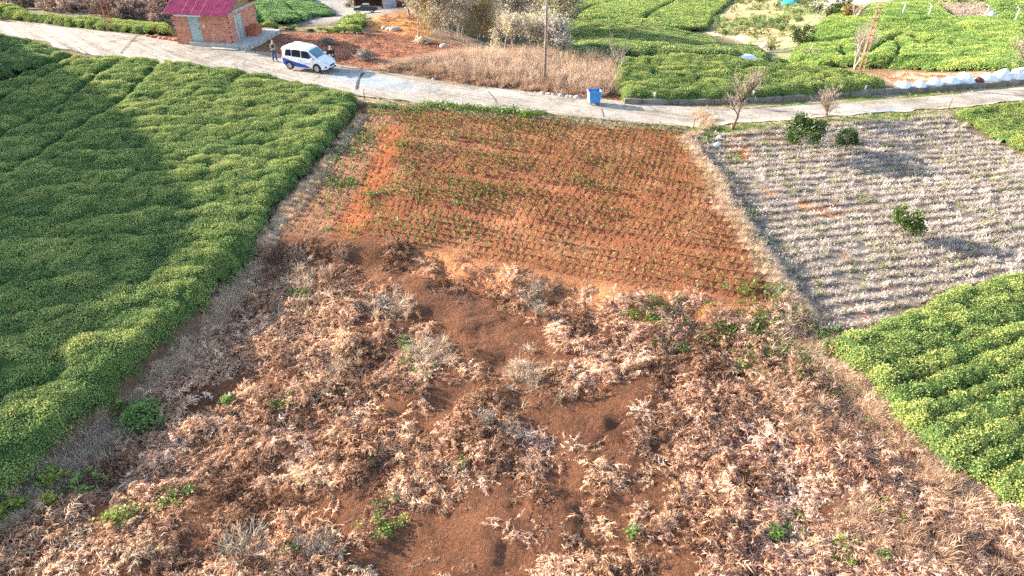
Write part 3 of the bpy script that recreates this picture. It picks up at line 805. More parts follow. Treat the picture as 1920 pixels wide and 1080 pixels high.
for i, (ln, word) in enumerate(ROWS):
    c0 = smooth_line([pix(a, b_, 0.25)[:2] for a, b_ in ln], 16, 2)
    dv = np.gradient(c0, axis=0); dv /= np.linalg.norm(dv, axis=1)[:, None]; nv = np.stack([-dv[:, 1], dv[:, 0]], 1)
    wd = 0.50 + 0.02 * np.sin(np.arange(16) * 1.3 + i)[:, None]
    poly = [tuple(q) for q in (c0 + nv * wd)] + [tuple(q) for q in (c0 - nv * wd)[::-1]]
    canopy('tea_hedge_row', poly, '%s clipped tea row below the closed mass in the lower right plot' % word, 0.55, (1.2, 1.2), 0.09, 0.3, 0.09, 0.30, seed=60 + i, tint=(1.3, 1.2, 1.05), dens=16, undul=0.08,
           bumps=0.09, cat='tea row', group='tea rows in the lower right plot', kind='thing')
# far plots
F1 = pixpoly([(1035, 118), (1035, 48), (1100, 42), (1160, 50), (1260, 62), (1335, 78), (1430, 100), (1440, 116), (1380, 116), (1290, 112), (1160, 114), (1100, 120)])
canopy('tea_bushes', F1, 'dark tea slope in the dip behind the dry reeds, right of the tree clump', 0.7, (2.2, 1.2), 0.25, -0.4, 0.35, 0.6, seed=71, key='tea_mid', dens=6)
F2 = pixpoly([(1020, 36), (1020, -6), (1380, -6), (1345, 30), (1325, 58), (1240, 56), (1150, 44), (1060, 36)])
F2L = [np.array(pixpoly(l)) for l in ([(1165, -2), (1130, 12), (1080, 36)], [(1265, 5), (1235, 20), (1205, 44)], [(1375, 5), (1345, 30), (1330, 55)])]
canopy('tea_bushes', F2, 'far green tea terraces with thin dark paths at the top centre', 0.6, (2.6, 1.4), 0.14, 0.2, 0.5, 0.6, F2L, 0.6, 0.9, seed=73, key='tea_large', dens=3.2, tint=(1.1, 1.1, 0.95))
F4 = pixpoly([(1450, 120), (1500, 85), (1535, 50), (1570, 26), (1620, 14), (1690, 10), (1748, 10), (1790, 40), (1860, 42), (1925, 52), (1935, 138), (1820, 134), (1700, 131), (1640, 130), (1560, 126)])
F4L = [np.array(pixpoly(l)) for l in ([(1575, 98), (1582, 118)], [(1622, 112), (1650, 92), (1675, 78), (1690, 68)], [(1664, 130), (1680, 112), (1684, 96), (1676, 82)], [(1770, 40), (1778, 48), (1792, 56)], [(1710, 78), (1728, 92), (1745, 84)], [(1780, 92), (1800, 105)], [(1640, 50), (1720, 50), (1800, 42)])]
canopy('tea_bushes', F4, 'bright green clipped tea hillside behind the white sacks at the top right', 0.6, (3.4, 1.6), 0.1, 0.2, 0.3, 0.6, F4L, 0.35, 0.95, seed=79, key='tea_mid', dens=6.5, tint=(1.15, 1.22, 0.95), undul=0.4)
F5 = pixpoly([(1745, -6), (1935, -6), (1935, 48), (1868, 38), (1842, 8), (1760, 8)])
canopy('tea_bushes', F5, 'tea plot in the top right corner above the bare brown patch', 0.6, (2.4, 1.2), 0.2, 0.3, 0.5, 0.6, seed=83, key='tea_large', dens=2.4, tint=(1.0, 1.06, 0.9))
F6 = pixpoly([(440, 50), (425, -6), (540, -6), (585, -6), (628, 30), (575, 42), (520, 50)])
F6L = [np.array(pixpoly(l)) for l in ([(468, 5), (490, 45)], [(520, 2), (568, 40)])]
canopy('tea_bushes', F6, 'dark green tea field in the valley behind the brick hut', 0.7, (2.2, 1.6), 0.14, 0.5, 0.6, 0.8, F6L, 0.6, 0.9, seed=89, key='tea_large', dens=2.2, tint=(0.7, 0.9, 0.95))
F8 = pixpoly([(640, 58), (632, 46), (684, 35), (690, 50), (668, 58)])
canopy('tea_bushes', F8, 'small light green tea patch by the valley road left of orange bank', 0.5, (1.8, 1.2), 0.2, 0.3, 0.4, 0.5, seed=91, key='tea_large', dens=3, tint=(1.2, 1.15, 0.95))
F9 = pixpoly([(475, 48), (580, 50), (680, 56)], 0.45) + pixpoly([(680, 60), (580, 57), (475, 54)], 0.05)
canopy('tea_bushes', F9, 'thin green shrub line on the brink behind the red dirt yard', 0.55, (0.9, 0.7), 0.25, 0, 0.16, 0.3, seed=97, tint=(1.3, 1.2, 1.0))

# ------------------------------------------------------------------ bracken, straw, weeds and pruned tea
def spots(n, x0, x1, y0, y1): return rng.uniform(x0, x1, n), rng.uniform(y0, y1, n)
def slope(x, y, e=0.15): return (ground(x + e, y) - ground(x - e, y)) / (2 * e), (ground(x, y + e) - ground(x, y - e)) / (2 * e)

x, y = spots(15000, -19, 24, 8, 28.5)
lb, rb, sc = left_bound(y), right_bound(y), scarp(x)
warp = (fbm(x, y, 1.2, 3, 131) - 0.5) * 2
inside = (x > lb + 0.62 + 0.22 * warp) & (x < rb + 0.2 + 0.5 * warp) & (y < sc - 0.3 + 0.8 * warp)
dens = sstep(0.36, 0.50, 0.55 * fbm(x, y, 2.2, 3, 137) + 0.45 * fbm(x, y, 0.9, 2, 138)) * 0.94 + 0.06
for P_ in BARE:
    dens = dens * (1 - 0.96 * sstep(-0.5, 0.3, poly_sd(x, y, P_) + 0.55 * warp))
near_sc = sc - y
dens = np.where(x - lb < 2.2, np.maximum(dens, 0.8), dens)
dens = dens * np.where((near_sc < 1.6) & (x > -3), 0.35, 1.0)
dens = np.where(x > 4.5 + 0.12 * (18 - y), np.maximum(dens, 0.75), dens)
for i, rl in enumerate(RILLS): dens = dens * (1 - 0.9 * np.exp(-(line_dist(x, y, rl) / 0.3) ** 2))
keep = inside & (rng.random(len(x)) < dens * 0.78)
x, y = x[keep], y[keep]; n = len(x)
sx, sy = slope(x, y)
size = rng.uniform(0.5, 1.2, n) * (0.5 + 1.15 * fbm(x, y, 1.0, 2, 139))
pinky = sstep(0, 12, x + (fbm(x, y, 3, 2, 141) - 0.5) * 10)[:, None]
tint = (1 - pinky) * np.array((1.32, 1.10, 0.90)) + pinky * np.array((1.34, 1.15, 1.06))
greyed = (rng.random(n) < 0.12 + 0.4 * sstep(0.55, 0.7, fbm(x, y, 1.4, 2, 143)))[:, None]
tint = np.where(greyed, tint * np.array((0.94, 1.0, 1.08)), tint) * rng.uniform(0.6, 1.2, (n, 1))
patchy = fbm(x, y, 1.4, 3, 145)[:, None]
tint = tint * (0.55 + 0.8 * sstep(0.3, 0.62, patchy)) * (np.array((1.0, 0.96, 0.93)) ** (3 * (0.5 - patchy)))
hmul = np.stack([size * 1.1, size * 1.1, size * rng.uniform(0.7, 1.4, n)], 1)
o = scatter('dead_bracken', 'bracken', np.stack([x, y, ground(x, y) - 0.02], 1), turn_to(-sx, -sy, np.ones(n)), hmul, tint)
tag(o, 'rust-brown withered bracken covering the foreground slope', 'dead bracken')
BR = np.stack([x, y], 1)
# small scraps on the bare soil
x, y = spots(5200, -17, 22, 8, 28)
inside = (x > left_bound(y) + 0.6) & (x < right_bound(y)) & (y < scarp(x) + 0.3) & (rng.random(len(x)) < 0.25 + 0.6 * (fbm(x, y, 1.0, 2, 151) > 0.55))
x, y = x[inside], y[inside]; n = len(x)
o = scatter('bracken_litter', 'litter', np.stack([x, y, ground(x, y) - 0.02], 1), turn_to(np.zeros(n), np.zeros(n), np.ones(n)), rng.uniform(0.2, 0.6, n), rng.uniform(0.7, 1.2, (n, 1)) * np.array((1.0, 0.95, 0.92)))
tag(o, 'scraps of dry fern lying on the bare red soil', 'litter')

# straw along both plot borders
P, T_, S_, C_ = [], [], [], []
def straw_add(x, y, s, tint, lay=None):
    n = len(x)
    if lay is None: nxv, nyv = rng.normal(0, 0.35, n), rng.normal(0, 0.35, n)
    else: nxv, nyv = lay[0] + rng.normal(0, 0.3, n), lay[1] + rng.normal(0, 0.3, n)
    P.append(np.stack([x, y, ground(x, y) - 0.02], 1)); T_.append(turn_to(nxv, nyv, np.ones(n))); S_.append(s); C_.append(tint)
y = rng.uniform(9, 43, 5200); x = left_bound(y) + rng.normal(0.45, 0.24, 5200) + (fbm(y, y * 0, 2.5, 2, 161) - 0.5) * 0.4
wide = 0.35 + 0.65 * sstep(0.45, 0.62, fbm(x, y, 2.5, 2, 163)); k = (rng.random(5200) < wide * np.where(y > 27, 0.35, 1.0)) & (x > left_bound(y) - 0.15); x, y = x[k], y[k]
straw_add(x, y, rng.uniform(0.3, 0.66, len(x)), rng.uniform(1.0, 1.25, (len(x), 1)) * np.array((1.14, 1.02, 0.90)), (0.5, -0.35))
y = rng.uniform(10, 44, 2800); x = right_bound(y) + rng.normal(0.0, 0.28, 2800) + (fbm(y, y * 0, 2.0, 2, 165) - 0.5) * 0.8
k = rng.random(2800) < np.where(y > 30, 0.5, 0.85); x, y = x[k], y[k]
straw_add(x, y, rng.uniform(0.45, 0.95, len(x)), rng.uniform(0.9, 1.3, (len(x), 1)) * np.array((1.05, 1.0, 0.96)), (0.4, -0.3))
# straw-pale lower right corner and patches amid the bracken
x, y = spots(6000, 6, 22, 9, 19); k = (x < right_bound(y)) & (x > 8.5 + 0.55 * (17 - y) * 0.5 + (fbm(x, y, 2, 2, 167) - 0.5) * 5) & (rng.random(6000) < 0.55); x, y = x[k], y[k]
straw_add(x, y, rng.uniform(0.4, 0.9, len(x)), rng.uniform(0.7, 1.05, (len(x), 1)) * np.array((1.0, 0.86, 0.78)))
for (a, b_, r_, m) in ((590, 560, 1.3, 60), (740, 580, 0.7, 40), (480, 545, 0.9, 40), (800, 660, 0.8, 60), (990, 700, 0.8, 40), (640, 700, 0.6, 30), (560, 520, 1.0, 40), (1000, 560, 0.5, 30), (170, 850, 0.9, 120), (230, 810, 0.5, 60), (110, 900, 0.6, 50), (1470, 640, 0.8, 60)):
    c = pix(a, b_); q = rng.normal(0, r_ * 0.6, (m, 2))
    straw_add(c[0] + q[:, 0], c[1] + q[:, 1], rng.uniform(0.5, 1.0, m), rng.uniform(0.85, 1.15, (m, 1)) * np.array((1.0, 0.98, 0.95)))
# verges of the road
for side, m in ((ROAD_NEAR, 900), (ROAD_FAR, 500)):
    p = resample(side, m) + rng.normal(0, 0.3, (m, 2)); p[:, 1] += -0.3 if side is ROAD_NEAR else 0.3
    k = (p[:, 0] > -10) & (poly_sd(p[:, 0], p[:, 1], ROAD_POLY) < 0.02); p = p[k]
    straw_add(p[:, 0], p[:, 1], rng.uniform(0.2, 0.5, len(p)), rng.uniform(0.7, 1.1, (len(p), 1)) * np.array((0.9, 1.0, 0.75)))
o = scatter('dry_grass', 'straw', np.concatenate(P), np.concatenate(T_), np.concatenate(S_), np.concatenate(C_))
tag(o, 'pale straw-coloured dry grass along the plot borders', 'dry grass', kind='stuff')

# tall reeds and brambles beyond the road
REED = pixpoly([(700, 135), (760, 118), (850, 105), (930, 108), (1050, 100), (1120, 112), (1150, 130), (1160, 185), (1100, 186), (1000, 174), (900, 162), (800, 146)])
x, y = spots(5200, -14, 9, 47, 64); k = in_poly(x, y, REED) & (rng.random(5200) < 0.8); x, y = x[k], y[k]; n = len(x)
front = sstep(3.0, 0.6, line_dist(x, y, ROAD_FAR))
tint = (1 - front)[:, None] * np.array((1.14, 1.08, 1.08)) + front[:, None] * np.array((0.95, 0.78, 0.70)); tint = tint * rng.uniform(0.75, 1.15, (n, 1))
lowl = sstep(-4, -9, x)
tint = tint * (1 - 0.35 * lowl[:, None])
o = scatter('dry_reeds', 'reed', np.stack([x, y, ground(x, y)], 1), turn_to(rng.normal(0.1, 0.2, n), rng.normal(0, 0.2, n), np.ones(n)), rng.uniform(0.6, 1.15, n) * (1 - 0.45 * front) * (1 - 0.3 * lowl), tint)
tag(o, 'tall beige dry reeds on the far verge around the utility pole', 'reeds')
x, y = spots(1500, -14, 9, 46, 62); k = in_poly(x, y, REED) & (rng.random(1500) < 0.3 + 0.7 * (line_dist(x, y, ROAD_FAR) < 2.5)); x, y = x[k], y[k]; n = len(x)
o = scatter('verge_bracken', 'bracken', np.stack([x, y, ground(x, y)], 1), turn_to(rng.normal(0, .2, n), rng.normal(0, .2, n), np.ones(n)), rng.uniform(0.6, 1.1, n), rng.uniform(0.6, 1.1, (n, 1)) * np.array((1, 0.9, 0.85)))
tag(o, 'brown bracken fringe along the far edge of the lane', 'dead bracken')
# litter on the red yard and orange bank
x, y = spots(3800, -25, -2, 52, 76); k = (in_poly(x, y, RED_FAR) | in_poly(x, y, ORANGE)) & (rng.random(3800) < 0.75); x, y = x[k], y[k]; n = len(x)
org = in_poly(x, y, ORANGE)[:, None]
o = scatter('yard_litter', 'litter', np.stack([x, y, ground(x, y)], 1), turn_to(rng.normal(0, .2, n), rng.normal(0, .2, n), np.ones(n)), rng.uniform(0.5, 1.1, n), np.where(org, np.array((1.35, 1.05, 0.72)), np.array((1.0, 0.78, 0.70))) * rng.uniform(0.7, 1.2, (n, 1)))
tag(o, 'rusty fern litter over the red dirt yard behind the van', 'litter')
x, y = spots(700, 20, 50, 48, 62); k = in_poly(x, y, YARD); x, y = x[k], y[k]; n = len(x)
o = scatter('heap_litter', 'litter', np.stack([x, y, ground(x, y)], 1), turn_to(rng.normal(0, .2, n), rng.normal(0, .2, n), np.ones(n)), rng.uniform(0.5, 1.1, n), rng.uniform(0.7, 1.2, (n, 1)) * np.array((1.1, 0.85, 0.65)))
tag(o, 'brown cuttings spread behind the row of white sacks', 'litter')
# scrub far down in the valley and on the terraces
def scrub(name, poly, n, lo, hi, tint, label, key='scrub', cat='scrub'):
    P_ = np.array(poly); x, y = spots(n, *P_[:, 0][[0, 0]], 0, 1) if False else (rng.uniform(P_[:, 0].min(), P_[:, 0].max(), n), rng.uniform(P_[:, 1].min(), P_[:, 1].max(), n))
    k = in_poly(x, y, poly) & (rng.random(n) < 0.25 + 1.2 * sstep(0.4, 0.6, fbm(x, y, 9, 2, 171))); x, y = x[k], y[k]; n = len(x)
    g_ = fbm(x, y, 7, 2, 173)[:, None]
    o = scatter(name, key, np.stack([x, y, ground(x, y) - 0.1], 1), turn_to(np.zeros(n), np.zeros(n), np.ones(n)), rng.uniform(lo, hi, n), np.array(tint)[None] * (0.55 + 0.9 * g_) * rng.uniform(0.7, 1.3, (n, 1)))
    tag(o, label, cat)
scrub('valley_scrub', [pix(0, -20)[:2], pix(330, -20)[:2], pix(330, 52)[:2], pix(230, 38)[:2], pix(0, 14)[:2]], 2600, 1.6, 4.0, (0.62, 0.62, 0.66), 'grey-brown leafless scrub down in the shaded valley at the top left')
scrub('terrace_scrub', TERRACE, 900, 0.6, 1.5, (0.55, 1.0, 0.55), 'olive weeds dotting the straw-coloured terrace at top right of centre', 'scrub')
scrub('valley_bank_scrub', [pix(640, -5)[:2], pix(640, 8)[:2], pix(760, 14)[:2], pix(1020, 30)[:2], pix(1020, -10)[:2]], 500, 1.5, 3.0, (0.6, 0.75, 0.5), 'olive brush on the valley side behind the tree clump')

# pruned grey tea
yy = []; xx = []
for kx in np.arange(-8, 72):
    w0 = 12 + kx * 0.67
    xs = np.arange(8, 40, 0.15) + rng.normal(0, 0.06, len(np.arange(8, 40, 0.15)))
    s_ = np.interp(w0, [18, 38], [0.25, 0.14])
    ys = w0 + s_ * (xs - 14) + (fbm(xs, xs * 0 + w0, 3.5, 2, 181) - 0.5) * 0.7 + rng.normal(0, 0.075, len(xs))
    xx.append(xs); yy.append(ys)
x, y = np.concatenate(xx), np.concatenate(yy)
k = (poly_sd(x, y, GREY) > 0.0) & (rng.random(len(x)) < 0.4 + 0.6 * sstep(0.30, 0.5, fbm(x, y, 0.9, 3, 183))); x, y = x[k], y[k]; n = len(x)
g_ = fbm(x, y, 3.5, 3, 187)[:, None]
tint = np.array((1.22, 1.20, 1.18)) * (0.8 + 0.4 * g_) * rng.uniform(0.75, 1.15, (n, 1))
olive = (rng.random(n) < 0.12 + 0.25 * sstep(0.55, 0.7, fbm(x, y, 1.5, 2, 189)))[:, None]
tint = np.where(olive, tint * np.array((0.62, 0.72, 0.45)), tint)
o = scatter('pruned_tea', 'pruned', np.stack([x, y, ground(x, y) - 0.01], 1), turn_to(rng.normal(0, .15, n), rng.normal(0, .15, n), np.ones(n)), rng.uniform(0.7, 1.3, n), tint)
tag(o, 'rows of pruned grey-white tea stubble right of the tilled field', 'pruned tea')
TP = np.array(TOPPATCH); x, y = rng.uniform(TP[:, 0].min(), TP[:, 0].max(), 900), rng.uniform(TP[:, 1].min(), TP[:, 1].max(), 900); k = in_poly(x, y, TOPPATCH); x, y = x[k], y[k]; n = len(x)
o = scatter('pruned_tea', 'pruned', np.stack([x, y, ground(x, y)], 1), turn_to(rng.normal(0, .15, n), rng.normal(0, .15, n), np.ones(n)), rng.uniform(1.6, 2.6, n), rng.uniform(0.7, 1.1, (n, 1)) * np.array((1, 0.93, 0.85)))
tag(o, 'pinkish grey bare patch of cut tea on the hillside at the top right', 'pruned tea')

# ------------------------------------------------------------------ seedlings of the tilled field
px_, py_, gr_, sz_ = [], [], [], []
for kr in range(0, 40):
    w0 = (math.floor(25.0 / ROW) + kr) * ROW
    if w0 > 43.6: break
    xs = np.arange(-10.5, 15, 0.34) + rng.normal(0, 0.05, len(np.arange(-10.5, 15, 0.34)))
    w = w0 + 0.24 * ROW
    ys = w * (1 + BB * xs) - (BA + 25.9 * BB) * xs
    ys = ys - (fbm(xs, ys, 6, 2, 41) - 0.5) * 0.5
    px_.append(xs); py_.append(ys)
x, y = np.concatenate(px_), np.concatenate(py_) + rng.normal(0, 0.03, sum(len(a) for a in px_))
sdT = poly_sd(x, y, TILL)
gapband = (np.abs(furrow_w(x, y) - 28.6 - 0.1 * np.sin(x)) < 0.42) | ((np.abs(furrow_w(x, y) - 33.0) < 0.3) & (x > -4)) | ((np.abs(furrow_w(x, y) - 37.4) < 0.35) & (x < 2))
k = (sdT > 0.05) & ~gapband & (rng.random(len(x)) < 0.93) & ~in_poly(x, y, PATH)
x, y = x[k], y[k]
# second planting on the strip beside the tea
u, v = np.meshgrid(np.arange(-14, -4, 0.62), np.arange(26, 46, 0.42)); xs = u.ravel() + 0.12 * (v.ravel() - 36) * -1.6 + rng.normal(0, .05, u.size); ys = v.ravel() + rng.normal(0, .05, u.size)
k = (poly_sd(xs, ys, STRIP) > 0.2) & (poly_sd(xs, ys, PATH) < -0.1) & (rng.random(len(xs)) < 0.85); xs, ys = xs[k], ys[k]
nmain = len(x); x, y = np.concatenate([x, xs]), np.concatenate([y, ys]); n = len(x)
lush = fbm(x, y, 2.4, 3, 191) + 0.12 * (np.arange(n) >= nmain) + 0.16 * sstep(4, -5, x) - 0.14 * sstep(-1, 6, x) - 0.16 * sstep(34, 28, y) + 0.5 * sstep(42.2, 43.2, furrow_w(x, y)) * sstep(4, 0, x)
size = 0.9 + 0.55 * sstep(0.48, 0.72, lush) + rng.normal(0, 0.12, n); size = np.clip(size, 0.5, 2.4)
grn = sstep(0.42, 0.66, lush + rng.normal(0, 0.04, n))[:, None]
tint = (1 - grn) * np.array((0.98, 0.86, 0.64)) + grn * np.array((0.66, 0.82, 0.6))
z = ground(x, y)
dist = np.sqrt(x ** 2 + y ** 2 + (CAMH - z) ** 2)
order = np.argsort(dist - 2.2 * size)
first = order[:300]; rest = order[300:]
o = scatter('tea_seedlings', 'seedling', np.stack([x, y, z], 1)[rest], turn_to(rng.normal(0, .1, len(rest)), rng.normal(0, .1, len(rest)), np.ones(len(rest))), size[rest], tint[rest])
tag(o, 'tea seedlings in the upper rows of the tilled red field', 'seedlings')
def seedling_mesh(seed):
    r = np.random.default_rng(seed); V, T = [], []
    top = 0
    for k in range(5):
        z_ = 0.05 * k; V += [(-0.006, 0, z_), (0.006, 0.003, z_), (0, 0.006, z_ + 0.002)]
        if k: a = 3 * k; T += [(a - 3, a - 2, a + 1), (a - 3, a + 1, a), (a - 2, a - 1, a + 2), (a - 2, a + 2, a + 1), (a - 1, a - 3, a), (a - 1, a, a + 2)]
    for q in range(16):
        b_ = 3 * int(r.integers(1, 5)) + int(r.integers(0, 3)); p = np.array(V[b_]); az = r.random() * 6.28; el = r.uniform(0.0, 0.9); L = 0.095 * r.uniform(.7, 1.25)
        d = np.array((math.cos(az) * math.cos(el), math.sin(az) * math.cos(el), math.sin(el))); sd = np.array((-math.sin(az), math.cos(az), r.normal(0, .3))) * L * .24
        o = len(V); V += [tuple(p + d * L * .55 + sd), tuple(p + d * L), tuple(p + d * L * .55 - sd)]; T += [(b_, o, o + 1), (b_, o + 1, o + 2)]
    return np_mesh('tea_seedling', np.array(V), tris=T)
SEED_MATS = []
for i, c in enumerate(([(0.30, 0.27, 0.08), (0.42, 0.33, 0.12)], [(0.16, 0.20, 0.05), (0.30, 0.28, 0.08)], [(0.07, 0.13, 0.03), (0.13, 0.20, 0.045)])):
    m = leafy('seedling_leaf_%s' % 'abc'[i], [c[0], c[1]], 0.5, 0.3, 0.3); SEED_MATS.append(m)
seed_me = []
for m in SEED_MATS:
    for k in range(4):
        a = seedling_mesh(400 + k); a.materials.append(m); seed_me.append(a)
for i in first:
    gl = float(grn[i, 0]); c = 2 if gl > 0.62 else (1 if gl > 0.25 else 0)
    ob = bpy.data.objects.new('tea_seedling', seed_me[c * 4 + int(rng.integers(0, 4))]); COL.objects.link(ob)
    ob.location = (x[i], y[i], z[i]); ob.scale = [float(size[i])] * 3; ob.rotation_euler = (0, 0, rng.uniform(0, 6.28))
    tag(ob, 'tiny tea seedling planted in the lower rows of the tilled red field', 'seedling', 'seedlings in the lower furrows')

# green weeds
P, S_, C_ = [], [], []
def weeds(a, b_, r_, m, s=(0.6, 1.3), tint=(1, 1, 1)):
    c = pix(a, b_); q = rng.normal(0, r_ * 0.55, (m, 2)); x, y = c[0] + q[:, 0] * 1.3, c[1] + q[:, 1]
    P.append(np.stack([x, y, ground(x, y)], 1)); S_.append(rng.uniform(*s, m)); C_.append(rng.uniform(0.8, 1.2, (m, 1)) * np.array(tint))
for a, b_, r_, m in ((700, 210, 1.2, 45), (735, 200, 1.0, 40), (780, 205, 0.8, 30), (690, 245, 1.0, 30), (680, 262, 0.8, 25), (650, 345, 0.7, 35), (745, 270, 0.6, 18), (625, 285, 0.9, 25), (655, 285, 0.6, 16),
                     (480, 410, 0.6, 20), (470, 430, 0.6, 20), (690, 365, 0.6, 14), (700, 392, 0.5, 10), (640, 430, 0.6, 10)):
    weeds(a, b_, r_, m, (0.5, 1.1), (0.8, 0.85, 0.75))
for a in range(800, 1000, 14): weeds(a, 200 + (a - 800) * 0.085, 0.35, 7, (0.9, 1.7), (0.85, 0.95, 0.8))
weeds(1014, 213, 0.25, 12, (0.8, 1.4), (0.8, 0.7, 0.6))
x_ = rng.uniform(8, 34, 260)
for xv in x_[:200]:
    yb = float(np.interp(xv, np.array(ROAD_NEAR)[:, 0], np.array(ROAD_NEAR)[:, 1])); q = rng.normal(0, 0.3, (3, 2)); xs, ys = xv + q[:, 0], yb - 0.7 + q[:, 1]
    P.append(np.stack([xs, ys, ground(xs, ys) - 0.05], 1)); S_.append(rng.uniform(0.3, 0.8, 3)); C_.append(np.ones((3, 3)) * (1.1, 1.1, 0.8))
for a, b_, r_, m in ((1340, 262, 0.7, 30), (1325, 245, 0.8, 20), (1380, 300, 0.5, 14), (1410, 400, 0.4, 14), (1420, 450, 0.5, 20), (1440, 500, 0.5, 20), (1450, 545, 0.6, 24), (1400, 540, 0.5, 12), (1500, 590, 0.5, 20), (1530, 625, 0.5, 24),
                     (1560, 655, 0.4, 16), (1690, 790, 0.4, 12), (1760, 850, 0.4, 12), (1390, 610, 0.9, 40), (1460, 650, 1.0, 45), (1350, 640, 0.7, 24), (1500, 690, 0.7, 30), (1410, 690, 0.8, 26), (1560, 740, 0.6, 16), (1250, 580, 0.6, 18)):
    weeds(a, b_, r_, m, (0.6, 1.2), (0.7, 0.78, 0.65))
for a, b_, r_, m in ((1190, 590, 0.4, 14), (1235, 600, 0.3, 10), (1245, 650, 0.3, 14), (765, 648, 0.3, 12), (800, 685, 0.7, 14), (560, 550, 0.35, 14), (440, 535, 0.4, 18), (640, 730, 0.3, 6), (520, 760, 0.3, 8), (870, 870, 0.2, 6), (700, 870, 0.15, 3),
                     (1660, 960, 0.4, 10), (1600, 1040, 0.4, 14), (1500, 1000, 0.6, 12), (1690, 830, 0.5, 10), (740, 960, 0.5, 10), (700, 985, 0.4, 8), (330, 930, 0.5, 10), (310, 945, 0.5, 8)):
    weeds(a, b_, r_, m, (0.5, 1.0), (0.95, 1.0, 0.8))
P, S_, C_ = np.concatenate(P), np.concatenate(S_), np.concatenate(C_); n = len(P)
o = scatter('green_weeds', 'weed', P, turn_to(rng.normal(0, .2, n), rng.normal(0, .2, n), np.ones(n)), S_, C_)
tag(o, 'scattered green weeds along field margins and between bracken', 'weeds')
# ================================================================== things
def proj(x, y, z):
    dy, dz = y, z - CAMH
    depth = dy * CPT - dz * SPT; up = dy * SPT + dz * CPT
    return 960 + FPX * x / depth, 540 - FPX * up / depth
def height_to(base, py):
    """how tall a thing at BASE is whose top shows at picture line PY"""
    lo, hi = 0.0, 30.0
    for _ in range(40):
        m = (lo + hi) / 2
        if proj(base[0], base[1], base[2] + m)[1] > py: lo = m
        else: hi = m
    return lo
PAL = {'rust': plain('rusty_steel', (0.20, 0.085, 0.045), 0.8, 0.2, 0.35, 8), 'conc': plain('concrete', (0.42, 0.40, 0.36), 0.85, var=0.2, scale=2.5, bump=0.2),
       'darkconc': plain('stained_concrete', (0.20, 0.175, 0.145), 0.9, var=0.4, scale=1.6, bump=0.3), 'white': plain('white_paint', (0.78, 0.78, 0.76), 0.4, var=0.05),
       'black': plain('black_rubber', (0.02, 0.02, 0.022), 0.7, var=0.2), 'glass': plain('dark_glass', (0.015, 0.02, 0.03), 0.06, var=0.1, spec=0.9),
       'wood': plain('raw_timber', (0.36, 0.21, 0.11), 0.8, var=0.3, scale=9), 'bark': plain('grey_bark', (0.26, 0.215, 0.18), 0.9, var=0.3, scale=6, bump=0.3),
       'palebark': plain('pale_bark', (0.34, 0.29, 0.245), 0.85, var=0.2, scale=6), 'darkbark': plain('brown_bark', (0.13, 0.085, 0.06), 0.9, var=0.3, scale=6)}

# ------------------------------------------------------------------ brick hut
def brick_mat(name, sc=1.0):
    m, nt, b = new_mat(name)
    tc = nt.nodes.new('ShaderNodeTexCoord'); sep = nt.nodes.new('ShaderNodeSeparateXYZ'); cmb = nt.nodes.new('ShaderNodeCombineXYZ')
    ad = nt.nodes.new('ShaderNodeMath'); ad.operation = 'ADD'
    nt.links.new(tc.outputs['Object'], sep.inputs[0]); nt.links.new(sep.outputs[0], ad.inputs[0]); nt.links.new(sep.outputs[1], ad.inputs[1])
    nt.links.new(ad.outputs[0], cmb.inputs[0]); nt.links.new(sep.outputs[2], cmb.inputs[1])
    br = nt.nodes.new('ShaderNodeTexBrick'); br.inputs['Scale'].default_value = 1.0; br.inputs['Brick Width'].default_value = 0.30; br.inputs['Row Height'].default_value = 0.19
    br.inputs['Mortar Size'].default_value = 0.016; br.inputs['Color1'].default_value = (0.50, 0.15, 0.085, 1); br.inputs['Color2'].default_value = (0.62, 0.24, 0.15, 1); br.inputs['Mortar'].default_value = (0.50, 0.36, 0.28, 1)
    nt.links.new(cmb.outputs[0], br.inputs['Vector'])
    n = nt.nodes.new('ShaderNodeTexNoise'); n.inputs['Scale'].default_value = 2.5; n.inputs['Detail'].default_value = 6; nt.links.new(tc.outputs['Object'], n.inputs['Vector'])
    mp = nt.nodes.new('ShaderNodeMapRange'); mp.inputs[1].default_value = 0.3; mp.inputs[2].default_value = 0.7; mp.inputs[3].default_value = 0.75; mp.inputs[4].default_value = 1.25; nt.links.new(n.outputs['Fac'], mp.inputs[0])
    mx = nt.nodes.new('ShaderNodeMix'); mx.data_type = 'RGBA'; mx.blend_type = 'MULTIPLY'; mx.inputs[0].default_value = 1
    nt.links.new(br.outputs['Color'], mx.inputs[6]); nt.links.new(mp.outputs[0], mx.inputs[7]); nt.links.new(mx.outputs[2], b.inputs['Base Color'])
    b.inputs['Roughness'].default_value = 0.9
    bp = nt.nodes.new('ShaderNodeBump'); bp.inputs['Strength'].default_value = 0.6; bp.inputs['Distance'].default_value = 0.02; bp.invert = True
    nt.links.new(br.outputs['Fac'], bp.inputs['Height']); nt.links.new(bp.outputs['Normal'], b.inputs['Normal'])
    return m
FLOOR = 0.38
A = pix(332, 74, FLOOR); B = pix(438, 80, FLOOR)
hw = math.hypot(B[0] - A[0], B[1] - A[1]); hrot = math.atan2(B[1] - A[1], B[0] - A[0])
HD, HH, RIDGE = 4.6, 2.15, 3.55
gz0 = G(B[0] + 1, B[1])
house = tag(empty('brick_hut', (A[0], A[1], gz0 + FLOOR), hrot), 'small red brick hut with corrugated crimson roof beside the lane', 'hut')
bm_ = brick_mat('hollow_brick'); steel = plain('galvanised_door', (0.42, 0.52, 0.58), 0.4, 0.5, 0.08, 5)
d0, d1, dh = hw * 0.27, hw * 0.47, 2.0
w = MB(); t = 0.2
